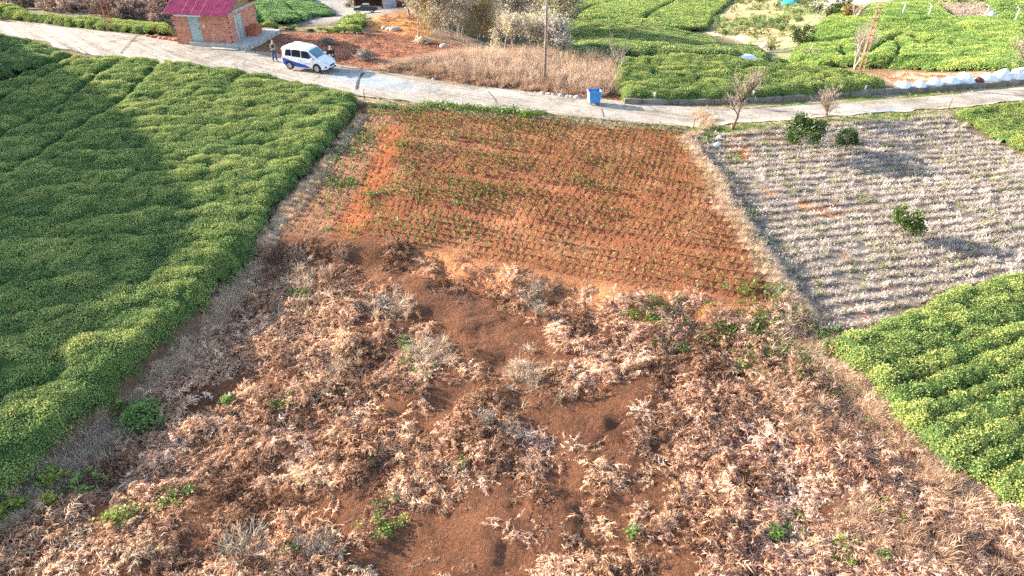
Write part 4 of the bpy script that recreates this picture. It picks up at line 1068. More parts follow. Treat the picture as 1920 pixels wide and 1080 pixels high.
w.box((0, 0, -0.35), (d0, t, HH)); w.box((d1, 0, -0.35), (hw, t, HH)); w.box((d0, 0, dh), (d1, t, HH))
w.build('front_wall', bm_, house)
w = MB(); e0, e1 = 0.95, 2.1
w.box((hw - t, t, -0.35), (hw - 0.002, e0, HH)); w.box((hw - t, e1, -0.35), (hw - 0.002, HD, HH)); w.box((hw - t, e0, 1.98), (hw - 0.002, e1, HH))
w.build('side_wall', bm_, house)
w = MB(); w.box((0.002, t, -0.35), (t, HD, HH)); w.build('side_wall', bm_, house)
w = MB(); w.box((t, HD - t, -0.35), (hw - t, HD - 0.002, HH)); w.build('back_wall', bm_, house)
w = MB(); w.box((hw - t - 0.02, -0.03, HH), (hw + 0.03, HD + 0.1, HH + 0.2)); w.box((-0.03, -0.03, HH), (0.22, HD + 0.1, HH + 0.2)); w.build('ring_beam', PAL['conc'], house)
for xx_ in (0, hw - t):
    w = MB(); w.add([(xx_, 0.25, HH + 0.2), (xx_, HD - 0.25, HH + 0.2), (xx_, HD / 2, RIDGE - 0.12), (xx_ + 0.06, 0.25, HH + 0.2), (xx_ + 0.06, HD - 0.25, HH + 0.2), (xx_ + 0.06, HD / 2, RIDGE - 0.12)], [(0, 1, 2), (3, 5, 4), (0, 3, 4, 1), (1, 4, 5, 2), (0, 2, 5, 3)])
    w.build('gable_boarding', PAL['wood'], house)
for k in range(5):
    f = k / 4; y_ = 0.1 + f * (HD / 2 - 0.15); z_ = HH + 0.24 + f * (RIDGE - HH - 0.36)
    for yy_ in (y_, HD - y_):
        w = MB(); w.box((-0.45, yy_ - 0.04, z_ - 0.05), (hw + 0.42, yy_ + 0.04, z_ + 0.05)); w.build('purlin', PAL['wood'], house)
roofm = plain('crimson_sheet', (0.47, 0.075, 0.13), 0.5, 0.1, 0.28, 2.2)
for sgn in (1, -1):
    n_, L0, L1 = 150, -0.42, hw + 0.25
    vs = []
    for i in range(n_ + 1):
        xx_ = L0 + (L1 - L0) * i / n_; ph = (xx_ / 0.2) % 1.0; rz_ = 0.05 * (1 if 0.1 < ph < 0.32 else 0)
        for (yy_, zz_) in ((-0.45, HH + 0.02), (HD / 2, RIDGE)):
            y2 = yy_ if sgn == 1 else HD - yy_
            vs.append((xx_, y2, zz_ + 0.05 + rz_))
    fs = [(2 * i, 2 * i + 2, 2 * i + 3, 2 * i + 1) if sgn == 1 else (2 * i, 2 * i + 1, 2 * i + 3, 2 * i + 2) for i in range(n_)]
    w = MB(); w.add(vs, fs); o = w.build('roof_sheet', roofm, house)
    md = o.modifiers.new('thick', 'SOLIDIFY'); md.thickness = 0.012
w = MB(); w.tube([(-0.42, HD / 2, RIDGE + 0.06), (hw + 0.25, HD / 2, RIDGE + 0.06)], 0.09, 8); w.build('ridge_cap', roofm, house)
dr = MB(); dr.box((d0 + 0.02, 0.05, -0.02), (d1 - 0.02, 0.1, dh - 0.02)); dob = dr.build('door', steel, house)
for zz_ in (0.66, 1.32):
    w = MB(); w.box((d0 + 0.06, 0.035, zz_ - 0.02), (d1 - 0.06, 0.05, zz_ + 0.02)); w.build('rail', steel, dob)
w = MB(); w.box((d1 - 0.14, 0.02, 0.98), (d1 - 0.1, 0.05, 1.12)); w.build('handle', PAL['black'], dob)
w = MB(); w.box((d0 - 1.25 * 0 - 0.95, -0.22, HH - 0.12), (d1 + 0.42, -0.1, HH - 0.0)); w.build('canopy_strip', PAL['white'], house)
w = MB(); w.box((d1 + 0.3, -0.02, 1.15), (d1 + 0.4, 0.0, 1.35)); w.build('meter_box', PAL['white'], house)
w = MB(); w.box((hw - 0.12, e0 + 0.02, 0.0), (hw - 0.07, e0 + 0.42, 1.95)); w.build('door', plain('grey_door', (0.5, 0.5, 0.48), 0.5, 0.3), house)
Mx = Matrix.Translation((hw - 0.05, e1 - 0.05, 0)) @ Matrix.Rotation(R(-14), 4, 'Z')
w = MB(); w.box((0, -0.75, 0.0), (0.05, 0, 1.95), Mx); sd_ = w.build('door', steel, house)
w = MB(); w.box((0.05, -0.7, 0.95), (0.08, -0.64, 1.1), Mx); w.build('handle', PAL['black'], sd_)
w = MB(); w.box((hw - 0.15, e0, 0), (hw - 0.13, e1, 1.98)); w.build('doorway_shade', PAL['black'], house)  # black sheet painting the shade inside the side doorway
notch_dark = plain('notch_shade', (0.05, 0.02, 0.015), 0.95)  # dark boxes set proud; shade of the corner notches put into their colour
for k in range(6):
    for xx_ in (0.02, hw - 0.14):
        w = MB(); w.box((xx_, -0.004, 0.02 + k * 0.38), (xx_ + 0.12, 0.05, 0.15 + k * 0.38)); w.build('painted_notch', notch_dark, house)
# platform
plat = MB()
pc = [(-0.1 + d0, -0.35), (hw + 1.55, -0.55), (hw + 1.95, HD + 0.2), (hw - 0.3, HD + 0.25), (0.3, HD), (d0 - 0.1, t)]
n_ = len(pc); plat.add([(a, b_, -0.003) for a, b_ in pc] + [(a, b_, -0.62) for a, b_ in pc], [tuple(range(n_))] + [(i, i + n_, (i + 1) % n_ + n_, (i + 1) % n_) for i in range(n_)])
plato = plat.build('concrete_platform', PAL['conc'], None, (A[0], A[1], gz0 + FLOOR), (0, 0, hrot))
tag(plato, 'raised grey concrete platform round the brick hut', 'platform')
for k in range(8):
    f = k / 7; w = MB(); x_a = hw + 1.56 + 0.4 * f; y_a = -0.5 + f * (HD + 0.6); w.box((x_a, y_a, -0.6), (x_a + 0.03, y_a + 0.06, -0.02)); w.build('formwork_seam', plain('seam', (0.30, 0.29, 0.25), 0.9), plato)
w = MB(); w.box((hw - 1.6, -1.05, -0.5), (hw + 0.7, -0.42, -0.22)); w.box((hw + 0.2, -1.2, -0.55), (hw + 1.5, -0.6, -0.35)); w.build('step', PAL['conc'], plato)
Mh = Matrix.Translation((A[0], A[1], gz0 + FLOOR)) @ Matrix.Rotation(hrot, 4, 'Z')
stk = tag(empty('brick_stack', Mh @ Vector((hw + 0.15, 2.3, 0)), hrot), 'neat stack of red hollow bricks on the concrete platform by the side door', 'brick stack')
bx_ = MB(); bx_.box((0, 0, 0), (0.185, 0.29, 0.185)); bme = bx_.mesh('brick'); bme.materials.append(plain('loose_brick', (0.40, 0.12, 0.07), 0.9, var=0.25, scale=5))
for i in range(4):
    for j in range(4):
        for k in range(4):
            if k == 3 and (i + j) % 3 == 0 and i > 1: continue
            link('brick', bme, None, stk, (i * 0.192 + random.uniform(-.006, .006), j * 0.297, k * 0.19))

# ------------------------------------------------------------------ van
STN = np.array([(0.00, .42, .95, 1.50, .76, .79, .66), (0.06, .32, .98, 1.68, .83, .86, .70), (0.35, .27, 1.02, 1.77, .87, .885, .73), (1.5, .24, 1.01, 1.82, .88, .89, .745), (2.4, .24, .99, 1.78, .88, .89, .725),
                (2.68, .24, .98, 1.70, .88, .89, .71), (3.05, .24, .97, 1.40, .88, .885, .68), (3.42, .24, .96, 1.09, .88, .875, .655), (3.75, .25, .91, 1.0, .87, .84, .60), (4.02, .27, .80, .89, .80, .76, .52), (4.2, .30, .68, .75, .66, .62, .42), (4.28, .38, .57, .61, .52, .48, .32)])
def vsec(x):
    s_ = [np.interp(x, STN[:, 0], STN[:, i]) for i in range(7)]
    _, zb, ze, zt, hl, hb, ht = s_
    return [(hl - 0.03, zb), (hl, zb + 0.12), (hb, (zb + ze) / 2 + 0.05), (hb - 0.01, ze), (ht + 0.02, max(ze + 0.02, zt - 0.08)), (ht - 0.1, zt), (ht * 0.5, zt + 0.03), (0.0, zt + 0.035)]
def vsurf(x, k, side=1, off=0.0):
    c = vsec(x); i = min(int(k), 6); f = k - i
    y_ = c[i][0] * (1 - f) + c[i + 1][0] * f; z_ = c[i][1] * (1 - f) + c[i + 1][1] * f
    ny, nzv = c[i + 1][1] - c[i][1], -(c[i + 1][0] - c[i][0]); L = math.hypot(ny, nzv) + 1e-9
    return (x, (y_ + off * ny / L) * side, z_ + off * nzv / L)
def vpatch(xs, k0, k1, side, off, n=4, both=False):
    """skin patch between two lines k0(x), k1(x)"""
    vs, fs = [], []
    for i, x in enumerate(xs):
        for j in range(n + 1):
            k = k0(x) + (k1(x) - k0(x)) * j / n
            if both: s2 = 1 if k <= 7 else -1; k = k if k <= 7 else 14 - k; vs.append(vsurf(x, min(k, 6.999), s2, off))
            else: vs.append(vsurf(x, min(k, 6.999), side, off))
    m = n + 1
    for i in range(len(xs) - 1):
        for j in range(n): fs.append((i * m + j, i * m + j + 1, (i + 1) * m + j + 1, (i + 1) * m + j))
    return vs, fs
W0 = pix(546, 131); W1 = pix(599, 139.7)
vrot = math.atan2(W1[1] - W0[1], W1[0] - W0[0])
van = empty('parked_van', (0, 0, 0), vrot)
tag(van, 'white passenger van with blue wave livery parked on the lane', 'van')
# near-side rear wheel stands at local (0.72, -0.78)
van.rotation_euler = (0, 0, vrot)
vscale = math.hypot(W1[0] - W0[0], W1[1] - W0[1]) / 2.62 * 0.965
off_ = Matrix.Rotation(vrot, 3, 'Z') @ Vector((0.74 * vscale, -0.80 * vscale, 0))
van.location = (W0[0] - off_.x, W0[1] - off_.y, W0[2] + 0.05); van.scale = (vscale,) * 3
vpaint = plain('van_white', (0.80, 0.80, 0.79), 0.25, 0, 0.02, spec=0.5)
xs = np.unique(np.concatenate([np.linspace(0, 4.28, 46), STN[:, 0]]))
vs, fs = vpatch(list(xs), lambda x: 0, lambda x: 14, 1, 0, 56, both=True)
w = MB(); w.add(vs, fs, True); m = 57
w.add([vs[j] for j in range(m)], [tuple(range(m))]); w.add([vs[len(vs) - m + j] for j in range(m)], [tuple(range(m))[::-1]])
w.build('body', vpaint, van)
def vp(name, mat, x0, x1, k0, k1, side, off, n=4, nx=14, both=False, parent=None):
    vs, fs = vpatch(list(np.linspace(x0, x1, nx)), k0, k1, side, off, n, both)
    w = MB(); w.add(vs, fs, True); return w.build(name, mat, parent or van)
cst = lambda v: (lambda x: v)
for sd in (-1, 1):
    vp('side_window', PAL['glass'], 0.42, 1.02, lambda x: 3.15, lambda x: 3.15 + 0.72 * sstep(0.38, 0.55, x), sd, 0.006)
    vp('side_window', PAL['glass'], 1.08, 1.92, cst(3.12), cst(3.87), sd, 0.006)
    vp('side_window', PAL['glass'], 2.0, 3.3, cst(3.1), lambda x: 3.87 - 0.0 * x - 0.72 * sstep(2.55, 3.35, x), sd, 0.006)
    blue = plain('livery_blue', (0.02, 0.08, 0.42), 0.35, 0, 0.1)
    vp('wave_stripe', blue, 0.1, 3.25, lambda x: 0.4, lambda x: 0.45 + (2.75 - 0.62 * x + 0.05 * x * x - 0.45) * float(sstep(3.3, 2.2, x)), sd, 0.004, 8, 30)
    vp('wave_tip', plain('livery_pink', (0.55, 0.05, 0.30), 0.4), 0.1, 0.75, lambda x: 2.76 - 0.62 * x + 0.05 * x * x, lambda x: 3.1 - 1.1 * x + 0.2 * x * x, sd, 0.0045, 3, 10)
    w = MB()
    for q in range(7): 
        a = vsurf(2.28 + q * 0.085, 2.0, sd, 0.005); w.box((a[0], min(a[1], a[1] + 0.003 * sd), a[2] - 0.035), (a[0] + 0.055, max(a[1], a[1] + 0.003 * sd), a[2] + 0.035))
    w.build('door_emblem', plain('emblem_grey', (0.35, 0.36, 0.42), 0.5), van)
    for dx in (1.04, 1.96, 3.0):
        vs, fs = vpatch([dx, dx + 0.012], cst(0.5), cst(3.05), sd, 0.005, 8); w = MB(); w.add(vs, fs); w.build('door_seam', PAL['black'], van)
    for q in (1.85, 2.95):
        a = vsurf(q - 0.2, 2.6, sd, 0.0); w = MB(); w.tube([(a[0] - 0.09, a[1] + 0.02 * sd, a[2]), (a[0] + 0.09, a[1] + 0.02 * sd, a[2])], 0.02, 6); w.build('door_handle', vpaint, van)
    a = vsurf(3.02, 3.2, sd, 0.0); w = MB(); w.tube([(a[0], a[1], a[2]), (a[0], a[1] + 0.12 * sd, a[2] + 0.02)], 0.03, 6); mo = w.build('mirror', vpaint, van)
    w = MB(); w.box((a[0] - 0.05, min(a[1] + 0.08 * sd, a[1] + 0.28 * sd), a[2] - 0.07), (a[0] + 0.09, max(a[1] + 0.08 * sd, a[1] + 0.28 * sd), a[2] + 0.12)); w.build('mirror_shell', vpaint, mo, bevel=0.03)
    vp('headlight', plain('lamp_glass', (0.55, 0.62, 0.66), 0.1, spec=0.8), 3.86, 4.16, cst(3.0), lambda x: 3.85, sd, 0.006, 3, 8)
    vp('tail_light', plain('tail_red', (0.35, 0.02, 0.02), 0.2), 0.03, 0.12, cst(3.0), cst(3.9), sd, 0.006, 3, 5)
    vp('fog_lamp', PAL['black'], 4.06, 4.19, cst(0.9), cst(1.7), sd, 0.006, 3, 5)
    w = MB(); w.tube([(0.5, 0.62 * sd, 1.87), (2.3, 0.62 * sd, 1.885)], 0.018, 6); w.build('roof_rail', vpaint, van)
    for xw in (0.74, 3.36):
        ar = [(xw + 0.40 * math.cos(a), sd * 0.893, 0.33 + 0.40 * math.sin(a)) for a in np.linspace(-0.15, math.pi + 0.15, 22)]
        w = MB(); w.add(ar, [tuple(range(22)) if sd < 0 else tuple(range(22))[::-1]]); w.build('wheel_arch', PAL['black'], van)
        w = MB(); w.tube([(xw, sd * 0.70, 0.32), (xw, sd * 0.905, 0.32)], 0.32, 24, smooth=False); wh = w.build('wheel', PAL['black'], van)
        w = MB(); w.tube([(xw, sd * 0.89, 0.32), (xw, sd * 0.912, 0.32)], 0.215, 20, smooth=False); w.build('rim', plain('alloy', (0.50, 0.50, 0.50), 0.35, 0.6), wh)
        for q in range(5):
            a = q * 1.2566; w = MB(); w.tube([(xw + 0.13 * math.cos(a + .6), sd * 0.90, 0.32 + 0.13 * math.sin(a + .6)), (xw + 0.13 * math.cos(a + .6), sd * 0.9145, 0.32 + 0.13 * math.sin(a + .6))], 0.045, 8); w.build('rim_gap', PAL['black'], wh)
vp('windscreen', plain('screen_glass', (0.10, 0.20, 0.24), 0.05, spec=1.0), 2.74, 3.38, cst(4.15), cst(9.85), 1, 0.008, 24, 10, True)
w = MB(); w.box((4.22, -0.36, 0.44), (4.30, 0.36, 0.60)); w.build('grille', plain('grille_dark', (0.04, 0.06, 0.16), 0.4), van, bevel=0.02)
w = MB(); w.box((4.285, -0.24, 0.34), (4.30, 0.24, 0.42)); w.build('number_plate', PAL['white'], van)
w = MB(); w.box((4.1, -0.6, 0.22), (4.26, 0.6, 0.32)); w.build('bumper_lip', PAL['black'], van, bevel=0.03)
w = MB(); w.box((0.4, -0.72, 1.0), (0.43, 0.72, 1.2)); w.tube([(0.3, 0.3, 1.86), (0.05, 0.3, 2.05)], 0.012, 5); w.build('aerial', PAL['black'], van)

# ------------------------------------------------------------------ people
def skinned(name, verts, edges, mat, parent, levels=2):
    me = bpy.data.meshes.new(name); me.from_pydata([v[:3] for v in verts], edges, []); me.materials.append(mat)
    o = link(name, me, None, parent)
    sk = o.modifiers.new('skin', 'SKIN'); sk.use_smooth_shade = True
    lay = me.skin_vertices[0] if len(me.skin_vertices) else None
    if lay is None:
        bpy.context.view_layer.objects.active = o; bpy.ops.mesh.customdata_skin_add(); lay = me.skin_vertices[0]
    for i, v in enumerate(verts):
        r_ = v[3]; lay.data[i].radius = (r_, r_ if len(v) < 5 else v[4]); lay.data[i].use_root = i == 0
    ss = o.modifiers.new('sub', 'SUBSURF'); ss.levels = ss.render_levels = levels
    return o
def person(base, rz, label, shirt, sleeve, trouser, hair, skin_c, bald=False, lean=0.05):
    p = tag(empty('person', base, rz), label, 'person')
    # pelvis, belly, chest, neck, head; looking down at the hands; x is forward
    def ch(side): 
        return [(0.02, 0.17 * side, 1.40, .055), (-0.02 + .04, 0.24 * side, 1.13, .045), (0.26, 0.13 * side, 1.10, .034), (0.31, 0.10 * side, 1.11, .026)]
    V = [(0, 0, .95, .13, .10), (0.01, 0, 1.15, .12, .09), (0.02, 0, 1.36, .13, .09), (0.05, 0, 1.50, .052), (0.10, 0, 1.60, .085), (0.12, 0, 1.70, .082)]
    E = [(0, 1), (1, 2), (2, 3), (3, 4), (4, 5)]
    for sd in (1, -1):
        o_ = len(V); V += ch(sd); E += [(2, o_), (o_, o_ + 1), (o_ + 1, o_ + 2), (o_ + 2, o_ + 3)]
        for q in range(4):
            f_ = len(V); yy_ = 0.10 * sd + (q - 1.5) * 0.018; V += [(0.37, yy_ * 0.9, 1.125, .009), (0.40 - 0.006 * abs(q - 1), yy_ * 0.8, 1.10, .008)]; E += [(o_ + 3, f_), (f_, f_ + 1)]
        f_ = len(V); V += [(0.33, 0.07 * sd, 1.145, .010), (0.365, 0.05 * sd, 1.15, .008)]; E += [(o_ + 3, f_), (f_, f_ + 1)]
    legs = []
    for sd, st in ((1, 0.10), (-1, -0.08)):
        o_ = len(V); L = [(0.0, 0.10 * sd, .86, .09), (st * 0.5 + 0.04, 0.105 * sd, .48, .062), (st, 0.11 * sd, .09, .042), (st + 0.14, 0.12 * sd, .035, .035)]
        V += L; legs.append(L); E += [(0, o_), (o_, o_ + 1), (o_ + 1, o_ + 2), (o_ + 2, o_ + 3)]
    skinm = plain('skin_' + label[:12].replace(' ', '_'), skin_c, 0.6, var=0.05)
    skinned('body', V, E, skinm, p)
    big = lambda v, k: (v[0], v[1], v[2]) + tuple(r_ + k for r_ in v[3:])
    TV = [big(v, .022) for v in V[:3]]; TE = [(0, 1), (1, 2)]
    sh = skinned('shirt', TV + [(0.045, 0, 1.45, .08)], TE + [(2, 3)], plain('cloth_' + shirt[0], shirt[1], 0.9, var=0.15, scale=12), p)
    for sd in (1, -1):
        c = [big(v, .016) for v in ch(sd)[:3]]; skinned('sleeve', [(0.02, 0.10 * sd, 1.40, .075)] + c, [(0, 1), (1, 2), (2, 3)], plain('cloth_' + sleeve[0], sleeve[1], 0.9, var=0.15, scale=12), p)
    TV = [big(V[0], .024)]; TE = []
    for L in legs:
        o_ = len(TV); TV += [big(L[0], .02), big(L[1], .022), (L[2][0], L[2][1], .10, .06)]; TE += [(0, o_), (o_, o_ + 1), (o_ + 1, o_ + 2)]
    skinned('trousers', TV, TE, plain('cloth_' + trouser[0], trouser[1], 0.9, var=0.2, scale=12), p)
    for L in legs:
        skinned('shoe', [(L[2][0] - 0.04, L[2][1], .05, .05), (L[2][0] + 0.07, L[2][1], .045, .05), (L[3][0] + 0.03, L[3][1], .035, .042)], [(0, 1), (1, 2)], PAL['black'], p)
    if not bald:
        skinned('hair', [(0.07, 0, 1.70, .09), (0.09, 0, 1.76, .075)], [(0, 1)], plain('hair_dark', hair, 0.6), p)
    else:
        skinned('hair', [(0.04, 0, 1.64, .072), (0.045, 0, 1.69, .07)], [(0, 1)], plain('hair_grey', hair, 0.7), p)
    for sd in (1, -1):
        w = MB(); w.tube([(0.195, 0.032 * sd, 1.655), (0.206, 0.032 * sd, 1.655)], 0.010, 8); w.build('eye', PAL['black'], p)
        w = MB(); w.tube([(0.10, 0.085 * sd, 1.625), (0.10, 0.098 * sd, 1.66)], 0.017, 6); w.build('ear', skinm, p)
    w = MB(); w.tube([(0.195, 0, 1.645), (0.225, 0, 1.615), (0.19, 0, 1.605)], 0.013, 6); w.build('nose', skinm, p)
    w = MB(); w.tube([(0.188, -0.025, 1.575), (0.197, 0, 1.573), (0.188, 0.025, 1.575)], 0.006, 5); w.build('mouth', plain('lips', (0.35, 0.13, 0.11), 0.6), p)
    return p
b1 = pix(516, 116); b2 = pix(624, 127)
person(b1, R(-25), 'person in dark top and blue jeans standing on the lane left of the van', ('charcoal', (0.035, 0.03, 0.035)), ('grey', (0.20, 0.18, 0.18)), ('denim', (0.05, 0.07, 0.15)), (0.01, 0.008, 0.007), (0.45, 0.26, 0.19))
person(b2, R(-70), 'person dressed in black standing at the front of the white van', ('black', (0.012, 0.012, 0.016)), ('black', (0.012, 0.012, 0.016)), ('navy', (0.015, 0.02, 0.03)), (0.35, 0.33, 0.32), (0.62, 0.42, 0.36), True)
for (a, b_, c_) in ((500, 104, (0.42, 0.24, 0.12)), (528, 107, (0.42, 0.2, 0.08))):
    q = pix(a, b_); w = MB(); rr = np.random.default_rng(a); 
    vs = []; 
    bmx = bmesh.new(); bmesh.ops.create_icosphere(bmx, subdivisions=2, radius=0.2)
    for v in bmx.verts: v.co = v.co * (1 + rr.normal(0, 0.08)); v.co.z *= 0.75
    me = bpy.data.meshes.new('boulder'); bmx.to_mesh(me); bmx.free()
    o = link('boulder', me, plain('tan_rock_%d' % a, c_, 0.9, bump=0.4), None, (q[0], q[1], q[2] + 0.08))
    tag(o, 'round tan boulder at the lane edge behind the person left of the van' if a == 500 else 'orange boulder at the lane edge just behind the van', 'boulder')

# ------------------------------------------------------------------ dumpster
q = pix(1115, 197); DW, DD, DH = 0.84, 0.72, 0.72
dmp = tag(empty('dumpster', (q[0] - 0.05, q[1] + 0.15, q[2] + 0.05), R(6)), 'open blue steel dumpster with white ends at the road edge', 'dumpster')
bl = plain('dumpster_blue', (0.05, 0.26, 0.60), 0.5, 0.1, 0.25, 4); wh = plain('dumpster_white', (0.72, 0.74, 0.76), 0.5, 0.1, 0.08, 4)
def panel(name, c, mat, th=0.03, par=dmp):
    a = [Vector(v) for v in c]; nrm = (a[1] - a[0]).cross(a[2] - a[0]).normalized() * th
    w = MB(); w.add(a + [v + nrm for v in a], [(0, 1, 2, 3), (7, 6, 5, 4), (0, 4, 5, 1), (1, 5, 6, 2), (2, 6, 7, 3), (3, 7, 4, 0)]); return w.build(name, mat, par)
x0, x1, tx = -DW / 2 + 0.09, DW / 2 - 0.09, 0.09; zb_, zt_ = 0.16, 0.16 + DH
fp = panel('front_panel', [(x0, -DD / 2 + .06, zb_), (x0 - tx, -DD / 2, zt_), (x1 + tx, -DD / 2, zt_), (x1, -DD / 2 + .06, zb_)], bl, -0.03)
panel('back_panel', [(x0, DD / 2 - .06, zb_), (x0 - tx, DD / 2, zt_), (x1 + tx, DD / 2, zt_), (x1, DD / 2 - .06, zb_)], bl, 0.03)
panel('end_panel', [(x0, -DD / 2 + .06, zb_), (x0 - tx, -DD / 2, zt_), (x0 - tx, DD / 2, zt_), (x0, DD / 2 - .06, zb_)], wh, 0.03)
panel('end_panel', [(x1, -DD / 2 + .06, zb_), (x1 + tx, -DD / 2, zt_), (x1 + tx, DD / 2, zt_), (x1, DD / 2 - .06, zb_)], wh, -0.03)
w = MB(); w.box((x0, -DD / 2 + .06, zb_ - 0.02), (x1, DD / 2 - .06, zb_ + 0.01)); w.build('floor_plate', PAL['rust'], dmp)
w = MB(); w.box((x0 - .03, -DD / 2 + 0.002, 0.5), (x1 + .03, -DD / 2 + 0.028, 0.57)); w.build('band', plain('band_navy', (0.01, 0.05, 0.28), 0.5), fp)
w = MB(); w.box((-0.13, -DD / 2 + 0.0, 0.60), (0.13, -DD / 2 + 0.022, 0.84)); w.build('worn_emblem', plain('worn_print', (0.42, 0.30, 0.22), 0.8, var=0.6, scale=14), fp)
w = MB(); w.box((-0.15, -DD / 2 + 0.03, 0.24), (0.15, -DD / 2 + 0.05, 0.48)); w.build('rust_patch', plain('blue_rust', (0.25, 0.20, 0.22), 0.8, var=0.5, scale=9), fp)
w = MB()
for (a, b_) in (((x0 - tx - .03, -DD / 2 - .03), (x1 + tx + .03, -DD / 2 + .02)), ((x0 - tx - .03, DD / 2 - .02), (x1 + tx + .03, DD / 2 + .03)), ((x0 - tx - .03, -DD / 2 + .02), (x0 - tx + .02, DD / 2 - .02)), ((x1 + tx - .02, -DD / 2 + .02), (x1 + tx + .03, DD / 2 - .02))):
    w.box((a[0], a[1], zt_), (b_[0], b_[1], zt_ + .04))
w.build('rim', plain('rim_blue', (0.10, 0.22, 0.38), 0.5), dmp)
for sx_ in (x0 + .08, x1 - .08):
    for sy_ in (-DD / 2 + .12, DD / 2 - .12):
        w = MB(); w.tube([(sx_ - .03, sy_, .07), (sx_ + .03, sy_, .07)], .075, 12); w.build('caster', plain('caster_red', (0.25, 0.12, 0.08), 0.7), dmp)
for sx_ in (x0 - tx, x1 + tx):
    w = MB(); w.tube([(sx_ - .08, 0, .8), (sx_ + .08, 0, .8)], .03, 8); w.build('lift_pin', PAL['rust'], dmp)

# ------------------------------------------------------------------ poles
q = pix(1021, 160)
up_ = tag(empty('utility_pole', q), 'tall grey-brown utility pole with a white street lamp in the dry reeds', 'utility pole')
w = MB(); w.tube([(0, 0, -0.3), (0, 0, 3), (0, 0, 8.2)], [0.10, 0.085, 0.06], 10); w.build('shaft', plain('weathered_pole', (0.24, 0.175, 0.135), 0.85, var=0.3, scale=5), up_)
lh = height_to(q, 15)
w = MB(); w.tube([(0, -.05, lh + .15), (-.1, -.12, lh + .12)], .025, 6); am = w.build('lamp_bracket', PAL['conc'], up_)
w = MB(); w.box((-.26, -.28, lh - .05), (-.04, -.08, lh + .12)); w.build('lamp_housing', PAL['white'], am, bevel=0.04)
w = MB(); w.tube([(.09, -.03, 0.1), (.085, -.03, 4.5), (.07, -.03, 8)], .018, 5); w.build('cable', plain('pale_cable', (0.5, 0.48, 0.44), 0.7), up_)
for zz_ in (2.6, 4.1, 6.2):
    w = MB(); w.tube([(0, 0, zz_), (0, 0, zz_ + .06)], .10, 10); w.build('clamp_band', PAL['rust'], up_)
w = MB(); w.box((-.8, -.04, 7.7), (.8, .04, 7.8)); ca = w.build('crossarm', PAL['rust'], up_)
for sx_ in (-.7, -.25, .25, .7):
    w = MB(); w.tube([(sx_, 0, 7.8), (sx_, 0, 7.95)], .05, 8); w.build('insulator', PAL['white'], ca)
def lattice(base, h, w0, w1, mat, label, step=0.55, rot=0.0, ex=''):
    p = tag(empty('lattice_pole', base, rot), label, 'lattice pole')
    c = [(a, b_) for a in (-1, 1) for b_ in (-1, 1)]
    for a, b_ in c[:]:
        w = MB(); w.tube([(a * w0 / 2, b_ * w0 * .3, -0.2), (a * w1 / 2, b_ * w1 * .3, h)], 0.024, 4, smooth=False); w.build('leg', mat, p)
    k = 0; z_ = 0.3
    while z_ < h:
        f = z_ / h; ww = w0 + (w1 - w0) * f
        for b_ in (-1, 1):
            w = MB(); w.box((-ww / 2, b_ * ww * .3 - .012, z_ - .018), (ww / 2, b_ * ww * .3 + .012, z_ + .018)); w.build('rung', mat, p)
        z_ += step; k += 1
    return p
q = pix(1608, 154); hL = height_to(q, 6)
yl = plain('ochre_steel', (0.32, 0.19, 0.10), 0.7, 0.1, 0.3, 3)
lp = lattice(q, hL, 0.36, 0.22, yl, 'ochre steel lattice pole rising from the tea plot behind the kerb wall', 0.5)
w = MB(); w.box((-.35, -.04, hL - .35), (.2, .04, hL - .28)); w.build('crossarm', PAL['conc'], lp)
w = MB(); w.box((-.4, -.04, hL - 1.0), (.25, .04, hL - .93)); w.build('crossarm', PAL['conc'], lp)
q = pix(210, 60); lattice(q, 8.0, 0.46, 0.30, plain('rust_brown_steel', (0.26, 0.09, 0.055), 0.8, 0.0, 0.3, 3), 'rust-brown lattice pole at the edge of the yellow-green tea strip left of the hut', 0.5, 0.3)

def post(a, b_, ptop, r_, mat, label, name='fence_post', lean=(0.0, 0.0), cat='post', group=None):
    q = pix(a, b_); h = max(height_to(q, ptop), 0.3)
    p = tag(empty(name, q), label, cat, group)
    w = MB(); w.tube([(0, 0, -.25), (lean[0] * h, lean[1] * h, h)], r_, 8); w.build('shaft', mat, p)
    w = MB(); w.tube([(lean[0] * h, lean[1] * h, h - .01), (lean[0] * h * 1.02, lean[1] * h * 1.02, h + .015)], r_ * 1.12, 8); w.build('cap', mat, p)
for a, b_, tp, ln, lab in ((1298, 247, 221, (.06, 0), 'thin rusty post at the lane edge by the tilled field corner'), (1778, 204, 185, (.05, 0), 'rusty post on the lane edge at the top of the grey field'),
                           (1872, 256, 234, (.06, 0), 'rusty post standing in the low green tea corner'), (1387, 402, 386, (.02, 0), 'short rusty post on the straw bank left of the grey field'),
                           (1552, 672, 650, (.1, 0), 'rusty post at the corner of the lower right tea plot'), (1782, 878, 858, (.03, 0), 'rusty pipe post beside the lowest tea rows'), (684, 186, 168, (-.02, 0), 'short dark post where the big tea plot meets the lane')):
    post(a, b_, tp, 0.028 if b_ < 300 else 0.035, PAL['rust'], lab, lean=ln)
